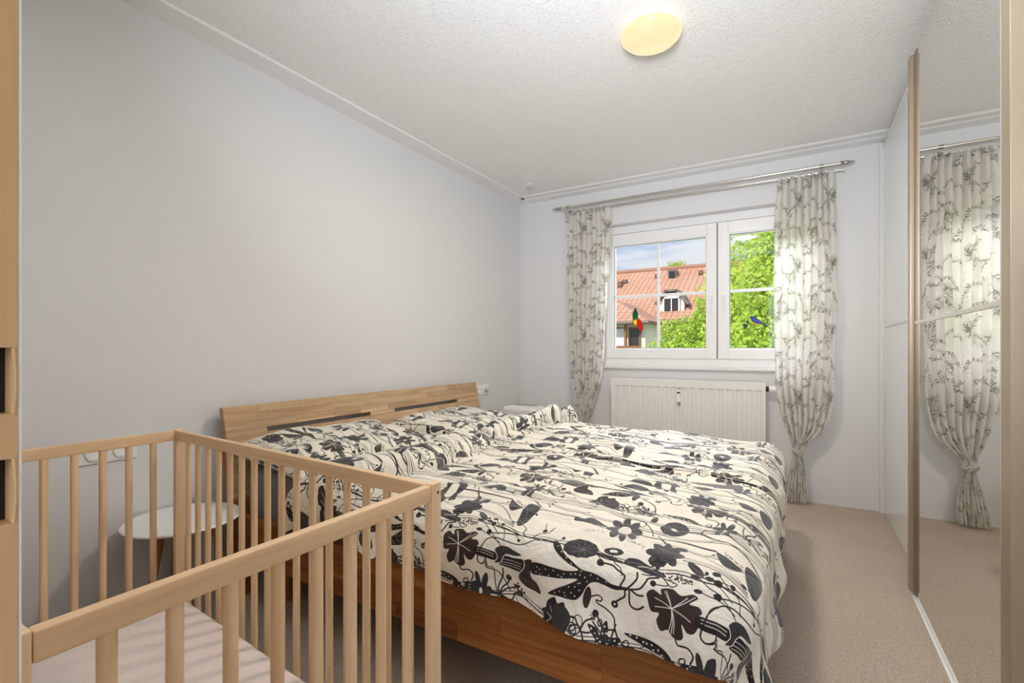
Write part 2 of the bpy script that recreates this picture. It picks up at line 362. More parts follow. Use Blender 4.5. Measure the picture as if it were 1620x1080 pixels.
sticker('glass_blue_bird', 'blue stained glass bird on a leafy twig, on the right window sash',
        [('body', 'glass_blue', [(1018, 682), (1030, 672), (1050, 680), (1078, 700), (1100, 718), (1090, 728), (1060, 722), (1035, 705)]),
         ('breast', 'glass_yellow', [(1035, 707), (1060, 723), (1082, 728), (1060, 735), (1040, 722)]),
         ('tail', 'glass_blue', [(1100, 718), (1132, 738), (1128, 744), (1092, 729)]),
         ('leaf', 'glass_darkgreen', [(968, 735), (985, 726), (1005, 740), (990, 768), (978, 755)]),
         ('leaf', 'glass_darkgreen', [(990, 712), (1005, 705), (1015, 728), (1000, 728)])], [(1050, 705)])

# ------------------------------------------------------------------ radiator
rx0, rx1, ry0, ry1, rz0, rz1 = -1.375, -.219, 3.95, 4.03, .17, .838
rad = thing('radiator', ((rx0 + rx1) / 2, 4.0, rz0), 'white grooved panel radiator on the wall below the window', 'radiator')
b = MB(); prof = []; n = 35; pitch = (rx1 - rx0 - .04) / n
for k in range(n):
    a0 = rx0 + .02 + k * pitch
    prof += [(a0, ry0), (a0 + pitch * .62, ry0), (a0 + pitch * .72, ry0 + .007), (a0 + pitch * .90, ry0 + .007)]
prof += [(rx1 - .02, ry0)]
poly = prof + [(rx1 - .02, ry0 + .02), (rx0 + .02, ry0 + .02)]
build('front_panel', b.prism(poly, 'z', rz0 + .03, rz1 - .055), MAT['radiator_white'], rad, smooth=False)
build('frame', MB().box(rx0, rx1, ry0 - .001, ry0 + .02, rz1 - .055, rz1).box(rx0, rx1, ry0 - .001, ry0 + .02, rz0, rz0 + .03).box(rx0, rx0 + .02, ry0 - .001, ry0 + .02, rz0 + .03, rz1 - .055).box(rx1 - .02, rx1, ry0 - .001, ry0 + .02, rz0 + .03, rz1 - .055)
      .box(rx0, rx0 + .012, ry0 + .02, ry1, rz0, rz1).box(rx1 - .012, rx1, ry0 + .02, ry1, rz0, rz1), MAT['radiator_white'], rad, smooth=False)
build('back_panel', MB().box(rx0 + .02, rx1 - .02, ry1 - .015, ry1, rz0, rz1 - .01, .002), MAT['radiator_white'], rad)
b = MB().box(rx0, rx1, ry0, ry1, rz1, rz1 + .006, .002); build('top_cover', b, MAT['radiator_white'], rad)
b = MB()
for k in range(17): b.box(rx0 + .035 + k * .066, rx0 + .08 + k * .066, ry0 - .0025, ry0, rz1 - .052, rz1 - .049)
build('stamped_slots', b, MAT['slot_grey'], rad, smooth=False)
mt = build('heat_meter', MB().box(-.835, -.805, ry0 - .028, ry0 - .001, .675, .775, .004), MAT['white_plastic'], rad)
build('meter_display', MB().box(-.831, -.809, ry0 - .030, ry0 - .027, .745, .756), MAT['dark'], mt, smooth=False)
build('meter_bracket', MB().box(-.828, -.812, ry0 - .016, ry0 - .001, .652, .787).box(-.826, -.814, ry0 - .014, ry0 - .001, .652, .675, .002), MAT['slot_grey'], mt)
vl = build('valve', MB().lathe([(.019, 0), (.019, .016)], (rx1 + .001, 3.985, .80), 20, 'x').lathe([(.010, .016), (.010, .02)], (rx1, 3.985, .80), 12, 'x'), MAT['dark'], rad)
build('thermostat_knob', MB().lathe([(.014, 0), (.023, .006), (.024, .05), (.021, .062), (0, .064)], (rx1 + .018, 3.985, .80), 20, 'x'), MAT['white_plastic'], vl)
build('pipe', MB().tube([(rx1 - .03, 3.99, rz0 + .02), (rx1 - .03, 3.99, .0)], .008).tube([(rx1 - .08, 3.99, rz0 + .02), (rx1 - .08, 3.99, .0)], .008), MAT['white_plastic'], rad)

# ------------------------------------------------------------------ curtain rod and curtains
rod = thing('curtain_rod', (-.8, 3.98, 2.32), 'brushed steel double curtain rod with pointed tips above the window', 'curtain rod')
ya, yb_, za, zb = 3.93, 3.975, 2.335, 2.305
build('front_rod', MB().tube([(-1.83, ya, za), (.225, ya, za)], .010, 14), MAT['chrome'], rod)
build('back_rod', MB().tube([(-1.80, yb_, zb), (.245, yb_, zb)], .009, 14).lathe([(.011, 0), (.011, .018)], (.235, yb_, zb), 14, 'x').lathe([(.011, 0), (.011, .018)], (-1.815, yb_, zb), 14, 'x'), MAT['chrome'], rod)
for sx, x in ((1, .225), (-1, -1.83)):
    build('finial', MB().lathe([(.013, 0), (.014, sx * .012), (.010, sx * .018), (.014, sx * .026), (.011, sx * .045), (.002, sx * .085)], (x, ya, za), 16, 'x'), MAT['steel'], rod)
for x in (-1.76, -1.60, .12, -.02):
    if x in (-1.60, -.02): continue
    build('bracket', MB().tube([(x, YB, zb - .01), (x, ya, zb - .01)], .006, 10).lathe([(.022, 0), (.022, -.006), (.018, -.008)], (x, YB, zb - .01), 18, 'y').lathe([(.0145, -.012), (.0145, .012)], (x, ya, za), 16, 'x').lathe([(.0135, -.012), (.0135, .012)], (x, yb_, zb), 16, 'x'), MAT['steel'], rod)
# print of thin leafy twigs
tw = Print(.42, .46, 1500, (252, 249, 244), {'o': (152, 148, 136), 'l': (204, 200, 188), 'k': (126, 122, 112)})
rr = random.Random(5)
for k in range(26):
    x, y, t = rr.random() * .42, rr.random() * .46, rr.uniform(0, 2 * pi); pts = [(x, y)]
    for i in range(7): t += rr.uniform(-.45, .45); x += .015 * cos(t); y += .015 * sin(t); pts.append((x, y))
    tw.line(spl(pts, 3), .0022, 'o')
    for i in range(1, 8):
        for sg in (-1, 1):
            a = t + sg * rr.uniform(.5, 1.1); L = rr.uniform(.012, .026); px_, py_ = pts[i]
            q = [(px_ + u * L * cos(a) - w_ * sin(a), py_ + u * L * sin(a) + w_ * cos(a)) for u, w_ in ((0, 0), (.35, .0032), (.75, .003), (1, 0), (.75, -.003), (.35, -.0032))]
            if rr.random() < .45: tw.poly(q, 'l' if rr.random() < .5 else 'o')
            tw.line(q + q[:1], .0011, 'k' if rr.random() < .4 else 'o')
twig_img = tw.image('twig_print')
m = M('curtain_voile', (240, 238, 230), .9, spec=.1)
uvn = m.new('UVMap'); ti = m.new('TexImage'); ti.image = twig_img; ti.extension = 'REPEAT'; mp = m.new('Mapping'); mp.inputs['Scale'].default_value = (1 / .42, 1 / .46, 1)
m.l.new(uvn.outputs[0], mp.inputs[0]); m.l.new(mp.outputs[0], ti.inputs[0]); m.color(ti.outputs[0])
tl = m.new('BsdfTranslucent'); m.l.new(ti.outputs[0], tl.inputs[0]); trn = m.new('BsdfTransparent')
m1 = m.new('MixShader'); m1.inputs[0].default_value = .58; m.l.new(m.b.outputs[0], m1.inputs[1]); m.l.new(tl.outputs[0], m1.inputs[2])
m2 = m.new('MixShader'); bw = m.new('RGBToBW'); mrg = m.new('MapRange'); mrg.inputs['From Min'].default_value = .1; mrg.inputs['From Max'].default_value = .85; mrg.inputs['To Min'].default_value = .03; mrg.inputs['To Max'].default_value = .13
m.l.new(ti.outputs[0], bw.inputs[0]); m.l.new(bw.outputs[0], mrg.inputs[0]); m.l.new(mrg.outputs[0], m2.inputs[0]); m.l.new(m1.outputs[0], m2.inputs[1]); m.l.new(trn.outputs[0], m2.inputs[2]); m.l.new(m2.outputs[0], m.out.inputs[0])
MAT['curtain_voile'] = m.m

def curtain(label, zs, xl, xr, xk, zk, seed, npl):
    """zs/xl/xr: outline of the hanging cloth from rod to floor; knot at (xk, zk)"""
    t = thing('curtain', (xk, 3.965, 2.29), label, 'curtain', None)
    nz, ns = 190, 200; z = np.linspace(zs[0], zs[-1], nz); S, Z = np.meshgrid(np.linspace(0, 1, ns), z)
    iz = lambda arr: np.interp(-Z, -np.array(zs), arr)
    L, R = iz(xl), iz(xr); W = R - L
    ph = vn(S * 3, Z * 1.5, seed) * 3.0; tight = np.exp(-((Z - zk) / .07) ** 2)
    amp = .030 * (1 - .35 * tight) * np.clip(W / .2, .35, 1); pin = np.exp(-((Z - zs[0]) / .10) ** 2)
    X = L + W * (S + .018 * np.sin(S * npl * 2 * pi + ph + 1.3)) + vn(S * 9, Z * 5, seed + 3) * .012
    Y = 3.962 + amp * np.sin(S * npl * 2 * pi + ph) + vn(S * 14, Z * 9, seed + 1) * .018 * (1 + 1.2 * (Z < zk)) + pin * .010 * np.sin(S * npl * 4 * pi)
    # gathered roundness near the knot
    rnd_ = np.clip(1 - abs(Z - zk) / .25, 0, 1); Y = Y - rnd_ * .030 * np.sqrt(np.clip(1 - (2 * S - 1) ** 2, 0, 1))
    uv = np.stack([S * .78, Z], -1).reshape(-1, 2)
    o = build('cloth', MB().grid(X, Y, Z), MAT['curtain_voile'], t, uv=uv, recalc=False)
    kx = np.linspace(0, 2 * pi, 25); kp = [(xk + .026 * cos(a), 3.945 + .026 * sin(a), zk + .012 * sin(a * 2)) for a in kx]
    kn = MB().tube(kp, .017, 10, cap=False); u = np.array([[i * .004, k * .01] for i in range(25) for k in range(10)])
    build('knot', kn, MAT['curtain_voile'], t, uv=u)
    for k in range(7):
        b = MB(); x = xl[0] + .02 + (xr[0] - xl[0] - .04) * k / 6
        b.lathe([(.0125, -.002), (.0145, 0), (.0125, .002)], (x, 3.975, 2.303), 18, 'x'); b.box(x - .0015, x + .0015, 3.972, 3.976, zs[0] - .005, 2.294)
        build('ring', b, MAT['white_plastic'], t)
def vn(x, y, seed):
    g = np.random.RandomState(seed).rand(64, 64); xi = np.floor(x).astype(int); yi = np.floor(y).astype(int); fx = x - xi; fy = y - yi
    fx = fx * fx * (3 - 2 * fx); fy = fy * fy * (3 - 2 * fy)
    return (g[xi % 64, yi % 64] * (1 - fx) + g[(xi + 1) % 64, yi % 64] * fx) * (1 - fy) + (g[xi % 64, (yi + 1) % 64] * (1 - fx) + g[(xi + 1) % 64, (yi + 1) % 64] * fx) * fy - .5
curtain('sheer white curtain with grey leaf print, knotted low, left of the window',
        [2.285, 2.0, 1.5, 1.1, .85, .7, .58, .50, .44, .36, .2, .02], [-1.79, -1.785, -1.775, -1.765, -1.745, -1.725, -1.70, -1.68, -1.655, -1.68, -1.70, -1.72], [-1.39, -1.385, -1.41, -1.43, -1.46, -1.50, -1.53, -1.565, -1.605, -1.58, -1.55, -1.53], -1.63, .43, 21, 9)
curtain('sheer white curtain with grey leaf print, knotted near the floor, right of the window',
        [2.30, 2.0, 1.5, 1.1, .90, .75, .62, .52, .45, .38, .32, .22, .10, .02], [-.155, -.165, -.172, -.172, -.165, -.15, -.125, -.095, -.065, -.045, -.055, -.085, -.105, -.115], [.192, .200, .207, .20, .197, .188, .165, .125, .06, .005, .01, .035, .04, .03], -.02, .375, 31, 9)

# ------------------------------------------------------------------ sliding wardrobe
wd = thing('sliding_wardrobe', (.75, 2.1, 0), 'white wall-high wardrobe with sliding mirror and white glass doors along the right wall', 'wardrobe')
build('body', MB().box(.52, XR - .005, .2, 4.02, .0, 2.42).box(.475, .52, .2, 4.02, 2.43, 2.46).box(.50, XR - .005, .2, 4.02, 2.42, 2.47), MAT['carcass_white'], wd, smooth=False)
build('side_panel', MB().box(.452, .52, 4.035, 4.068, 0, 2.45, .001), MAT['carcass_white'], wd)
build('bottom_rail', MB().box(.474, .52, .2, 4.02, .0, .010), MAT['aluminium'], wd, smooth=False)
build('front_track', MB().box(.421, .430, 1.602, 2.80, .0, .004).box(.430, .470, 1.61, 2.79, 0, .003), MAT['white_lacquer'], wd, smooth=False)
def white_door(y0, y1):
    d = build('white_door', MB().box(.474, .498, y0, y1, .012, 1.228, .001).box(.474, .498, y0, y1, 1.240, 2.43, .001), MAT['white_glass'], wd); d['label'] = 'white glass door'
    build('divider_strip', MB().box(.472, .49, y0, y1, 1.229, 1.239), MAT['aluminium'], d, smooth=False)
white_door(2.78, 4.03); white_door(.25, 1.60)
md = build('mirror_door', MB().box(.431, .452, 1.668, 2.70, .014, 1.198, .0008).box(.431, .452, 1.668, 2.70, 1.212, 2.40, .0008), MAT['mirror'], wd); md['label'] = 'mirror door'
build('divider_strip', MB().box(.427, .445, 1.665, 2.72, 1.198, 1.212, .001), MAT['aluminium'], md)
build('far_stile', MB().box(.414, .452, 2.75, 2.80, .020, 2.388, .001), MAT['taupe_metal'], md)
build('far_stile_lip', MB().box(.4275, .452, 2.70, 2.75, .020, 2.388, .001), MAT['taupe_dark'], md)
build('near_stile', MB().box(.428, .472, 1.602, 1.661, .014, 2.425, .002), MAT['taupe_metal'], md)
build('edge_strip', MB().box(.4275, .44, 1.661, 1.668, .014, 2.42), MAT['aluminium'], md, smooth=False)

# ------------------------------------------------------------------ ceiling lamp and smoke alarm
lc = (-.56, 2.12, HC)
lp = thing('ceiling_lamp', lc, 'round glowing flush ceiling lamp with a domed glass shade', 'lamp')
build('shade', MB().lathe([(.102, -.020), (.124, -.028), (.128, -.038), (.125, -.049), (.110, -.064), (.074, -.077), (.036, -.083), (0, -.084)], lc, 64), MAT['lamp_glass'], lp)
build('base', MB().lathe([(.09, 0), (.100, -.004), (.105, -.022), (0, -.022)], lc, 48), MAT['white_plastic'], lp)
sc_ = (-1.985, 3.64, HC)
sa = thing('smoke_alarm', sc_, 'small round white smoke alarm on the ceiling near the far corner', 'smoke alarm')
build('mounting_plate', MB().lathe([(.036, 0), (.037, -.008), (.03, -.010), (0, -.010)], sc_, 32), MAT['white_plastic'], sa)
build('housing', MB().lathe([(.028, -.010), (.029, -.017), (.034, -.019), (.034, -.029), (.027, -.036), (0, -.037)], sc_, 32), MAT['pcb_grey'], sa)

# ------------------------------------------------------------------ wall sockets
def socket(y, z, w, label, plug):
    t = thing('wall_socket', (XL, y, z), label, 'socket')
    build('frame', MB().box(XL, XL + .009, y - w / 2, y + w / 2, z - .041, z + .041, .003), MAT['white_plastic'], t)
    for k in (-1, 1):
        yy = y + k * .036 * (w / .155)
        o = build('insert', MB().lathe([(.031, 0), (.031, .006), (.021, .007), (.020, -.006), (0, -.006)], (XL + .008, yy, z), 28, 'x'), MAT['white_plastic'], t)
        build('contact_hole', MB().lathe([(.0028, .0), (.0028, .002)], (XL + .0022, yy - .009, z), 8, 'x').lathe([(.0028, .0), (.0028, .002)], (XL + .0022, yy + .009, z), 8, 'x'), MAT['dark'], o)
    if plug:
        o = build('plug', MB().lathe([(.018, 0), (.019, .02), (.014, .034), (0, .036)], (XL + .012, y + .04, z), 20, 'x'), MAT['pcb_grey'], t)
socket(3.42, .745, .20, 'white double wall socket beside the right end of the headboard', True)
socket(.83, .692, .19, 'white double wall socket behind the cot, low on the left wall', False)

# ------------------------------------------------------------------ dehumidifier
dh = thing('dehumidifier', (-2.03, 3.62, 0), 'white rounded dehumidifier standing in the corner beyond the bed', 'dehumidifier')
build('housing', MB().box(-2.19, -1.87, 3.50, 3.74, .02, .605, .035), MAT['white_plastic'], dh)
build('top_grille', MB().box(-2.14, -1.92, 3.62, 3.70, .600, .609, .004), MAT['pcb_grey'], dh)
b = MB(); [b.box(-2.13 + k * .022, -2.122 + k * .022, 3.63, 3.69, .608, .611) for k in range(9)]
build('vent_slots', b, MAT['slot_grey'], dh, smooth=False)
build('status_window', MB().box(-2.035, -2.027, 3.498, 3.503, .42, .55, .001), MAT['slot_grey'], dh)
build('foot', MB().box(-2.17, -1.89, 3.52, 3.72, 0, .022, .004), MAT['slot_grey'], dh)

# ------------------------------------------------------------------ round side table
tc_ = (-2.118, 1.002, 0)
tb = thing('side_table', tc_, 'small round white side table with splayed oak legs between cot and bed', 'side table')
build('table_top', MB().lathe([(0, .398), (.17, .398), (.200, .408), (.204, .413), (.200, .417), (0, .418)], tc_, 64), MAT['white_lacquer'], tb)
wood('table_leg', (150, 108, 68), (176, 132, 88), (196, 152, 106), 'z')
for k in range(3):
    a = radians(-72 + k * 120); b = MB().tube([(tc_[0] + .10 * cos(a), tc_[1] + .10 * sin(a), .399), (tc_[0] + .175 * cos(a), tc_[1] + .175 * sin(a), .0)], [.016, .009], 14)
    build('leg', b, MAT['table_leg'], tb)
build('underframe', MB().lathe([(.115, .384), (.12, .398)], tc_, 30), MAT['table_leg'], tb)

# ------------------------------------------------------------------ cot
cA, cB, cC = np.array([-1.922, .888]), np.array([-.684, .812]), np.array([-.687, .168]); cD = np.array([-1.925, .245])
ct = thing('baby_cot', (-1.29, .5, 0), 'slatted light beech baby cot in the left foreground', 'cot')
slat_me = {}
def slat(p, ang, z0, z1):
    key = round(z1 - z0, 3)
    if key not in slat_me:
        pts = [(.0098 * abs(cos(t)) ** .75 * (1 if cos(t) >= 0 else -1), .0080 * abs(sin(t)) ** .75 * (1 if sin(t) >= 0 else -1)) for t in np.linspace(0, 2 * pi, 17)[:-1]]
        o = build('slat', MB().prism(pts, 'z', 0, z1 - z0), MAT['beech_z'], ct, local=True); slat_me[key] = o
    else: o = copy_part(slat_me[key])
    o.location = (p[0] + 1.29, p[1] - .5, z0); o.rotation_euler = (0, 0, ang)
def rail(P, Q, z0, z1, t, nm, mat, bev=.004, sh=0):
    d = Q - P; L = np.linalg.norm(d); ang = math.atan2(d[1], d[0]); 
    o = build(nm, MB().box(0, L, -t / 2, t / 2, 0, z1 - z0, bev), MAT['beech_x'], ct, local=True)
    o.location = (P[0] + 1.29, P[1] - .5, z0); o.rotation_euler = (0, 0, ang); return o
def panel(P, Q, offs, t=.020):
    d = (Q - P) / np.linalg.norm(Q - P); rail(P, Q, .765, .80, t, 'top_rail', None); rail(P, Q, .10, .135, t, 'bottom_rail', None)
    ang = math.atan2(d[1], d[0])
    for s_ in offs: slat(P + d * s_, ang, .13, .77)
def post(x0, x1, y0, y1, z1=.80):
    o = build('post', MB().box(x0, x1, y0, y1, 0, z1, .0025), MAT['beech_z'], ct); return o
pt = .036
# long sides AB (far) and DC (near), short ends BC and AD
panel(cA, cB, [.088 - .002 + .0725 * k for k in range(16)], .021)
panel(cD, cC, [.088 + .0725 * k for k in range(16)], .021)
panel(cB + [0, -.010], cC + [0, .010], [.065 + .0705 * k for k in range(8)], .020)
panel(cA + [0, -.010], cD + [0, .010], [.066 + .0705 * k for k in range(8)], .020)
for (x, y), sx, sy in ((cA, -1, 1), (cB, 1, 1), (cC, 1, -1), (cD, -1, -1)):
    y0, y1 = (y - .010, y + .021) if sy > 0 else (y - .021, y + .010)
    o = post(x - .0105, x + .0105, y0, y1, .802)
    build('screw_hole', MB().lathe([(.0032, 0), (.0032, .0006 * sx)], (x + sx * .0103, (y0 + y1) / 2 + sy * .004, .781), 12, 'x'), MAT['dark'], o)
mid = (cA + cC) / 2
cb_ = MB().prism([tuple(cA + [.02, -.02]), tuple(cD + [.02, .03]), tuple(cC + [-.03, .03]), tuple(cB + [-.03, -.02])], 'z', .138, .152)
build('mattress_base', cb_, MAT['beech_x'], ct, smooth=False)
# cot mattress
na, nb = 90, 60; S, T = np.meshgrid(np.linspace(0, 1, na), np.linspace(0, 1, nb), indexing='ij')
a0 = cA + [.030, -.032]; b0 = cB + [-.045, -.032]; c0 = cC + [-.045, .036]; d0 = cD + [.03, .036]
def quad(s, t): return tuple((1 - s) * (1 - t) * d0[k] + s * (1 - t) * c0[k] + s * t * b0[k] + (1 - s) * t * a0[k] for k in (0, 1))
e = np.minimum(np.minimum(S, 1 - S) * 1.2, np.minimum(T, 1 - T) * .6); qx, qy = quad(S, T)
Z = .155 + .118 * np.clip(1 - (1 - np.clip(e / .045, 0, 1)) ** 2.6, 0, 1) ** .5 + vn(S * 9, T * 22, 4) * .003 + vn(S * 3, T * 5, 5) * .012 + vn(S * 40, T * 30, 6) * .006 * np.exp(-e / .03)
mt_ = thing('cot_mattress', (-1.29, .5, .153), 'thin cot mattress under a pale pink fitted sheet, lying in the baby cot', 'mattress')
o = build('sheet', MB().grid(qx, qy, Z), MAT['crib_sheet'], mt_, recalc=False)
cr = MB().prism([tuple(a0 + [.004, -.004]), tuple(d0 + [.004, .004]), tuple(c0 + [-.004, .004]), tuple(b0 + [-.004, -.004])], 'z', .153, .20)
build('core', cr, MAT['crib_sheet'], mt_, smooth=False)

# ------------------------------------------------------------------ double bed
bd = thing('double_bed', (-1.15, 2.13, 0), 'oak double bed with tilted slotted headboard against the left wall', 'bed')
# headboard leans back: local plane, y along the wall, h up the board
hy0, hy1, hh = 1.225, 3.215, .415; hb_bot = Vector((-2.165, 0, .42)); tilt = Vector((-.100, 0, .402)).normalized(); nrm = Vector((tilt.z, 0, -tilt.x))
def hbp(y, h, d): p = hb_bot + tilt * h + nrm * d; return (p.x, y, p.z)
def hbox(mb, y0, y1, h0, h1, d0, d1):
    vs = [hbp(y, h, d) for h in (h0, h1) for d in (d0, d1) for y in (y0, y1)]
    return mb.add(vs, [(0, 2, 3, 1), (4, 5, 7, 6), (0, 1, 5, 4), (2, 6, 7, 3), (0, 4, 6, 2), (1, 3, 7, 5)])
s1 = (1.42, 2.08); s2 = (2.28, 2.94); sl0, sl1 = .278, .300
b = MB(); hbox(b, hy0, hy1, 0, sl0, -.012, .002); hbox(b, hy0, hy1, sl1, hh, -.012, .002)
for y0, y1 in ((hy0, s1[0]), (s1[1], s2[0]), (s2[1], hy1)): hbox(b, y0, y1, sl0, sl1, -.012, .002)
hbd = build('headboard', b, MAT['oak_y'], bd, smooth=False)
r2 = random.Random(11); rows = [0, .05, .10, .15, .193, .236, sl0, sl1, .338, .377, hh]
for i in range(len(rows) - 1):
    y = hy0; slot_row = (rows[i] == sl0)
    while y < hy1 - .001:
        y2 = min(y + r2.uniform(.16, .42), hy1)
        if hy1 - y2 < .10: y2 = hy1
        segs = [(y, y2)]
        if slot_row:
            segs = []
            for a_, b_ in ((hy0, s1[0]), (s1[1], s2[0]), (s2[1], hy1)):
                lo, hi = max(y, a_), min(y2, b_)
                if hi - lo > .002: segs.append((lo, hi))
        for lo, hi in segs:
            q = MB(); hbox(q, lo + .0003, hi - .0003, rows[i] + .0003, rows[i + 1] - .0003, .002, .014 + r2.uniform(0, .0006))
            build('stave', q, MAT['oak_y'], hbd, smooth=False)
        y = y2
for k, y in enumerate((1.245, 3.195)):
    build('headboard_post', MB().box(-2.20, -2.115, y - .03, y + .03, 0, .43, .004), MAT['oak_z'], bd)
    build('headboard_brace', MB().prism([(-2.215, .40), (-2.185, .40), (-2.238, .66), (-2.26, .66)], 'y', y - .02, y + .02), MAT['oak_z'], bd, smooth=False)
def bed_rail(x0, x1, y0, y1, z0, z1, axis, mat, vis):
    core = build('side_rail' if axis == 'x' else 'end_rail', MB().box(x0 + .001, x1 - .001, y0 + .001, y1 - .001, z0, z1 - .001), MAT[mat], bd, smooth=False)
    nrow = 3; hgt = (z1 - z0) / nrow
    for i in range(nrow):
        p = x0 if axis == 'x' else y0; end = x1 if axis == 'x' else y1; p -= r2.uniform(0, .2)
        while p < end - .001:
            q = min(p + r2.uniform(.22, .5), end); lo = max(p, x0 if axis == 'x' else y0)
            if axis == 'x': mb = MB().box(lo + .0003, q - .0003, y0 - .004 - r2.uniform(0, .0005), y0 + .001, z0 + i * hgt + .0003, z0 + (i + 1) * hgt - .0003)
            else: mb = MB().box(x1 - .001, x1 + .004 + r2.uniform(0, .0005), lo + .0003, q - .0003, z0 + i * hgt + .0003, z0 + (i + 1) * hgt - .0003)
            if q - lo > .01: build('stave', mb, MAT[mat], core, smooth=False)
            p = q
bed_rail(-2.12, -.125, 1.21, 1.236, .19, .375, 'x', 'oak_x', 1)
build('side_rail', MB().box(-2.12, -.125, 3.036, 3.062, .19, .375, .003), MAT['oak_x'], bd)
bed_rail(-.151, -.125, 1.24, 3.03, .19, .375, 'y', 'oak_x', 1)
wood('bed_leg', (140, 88, 44), (168, 112, 62), (190, 136, 82), 'z')
for x, y in ((-.122, 2.99), (-.24, 1.33), (-1.95, 2.9), (-1.95, 1.36), (-1.1, 2.13)):
    build('leg', MB().prism([(x - .035, y - .035), (x + .035, y - .035), (x + .035, y + .035), (x - .035, y + .035)], 'z', 0, .25), MAT['bed_leg'], bd, smooth=False)
build('slatted_base', MB().box(-2.11, -.155, 1.24, 3.03, .30, .335), MAT['oak_x'], bd, smooth=False)
ms = thing('bed_mattress', (-1.15, 2.13, .335), 'bed mattress under a dark grey fitted sheet, below the flowered bedding', 'mattress')
build('fitted_sheet', MB().box(-2.10, -.165, 1.242, 3.028, .338, .560, .04), MAT['grey_sheet'], ms)
# ------------------------------------------------------------------ flowered bedding: one repeat of the print, drawn here
PA, PB = .6135, .4955
fl = Print(PA, PB, 1900, (238, 230, 216), {'B': (22, 18, 18), 'N': (50, 32, 27), 'G': (48, 47, 50), 'H': (120, 118, 117), 'C': (238, 230, 216)})
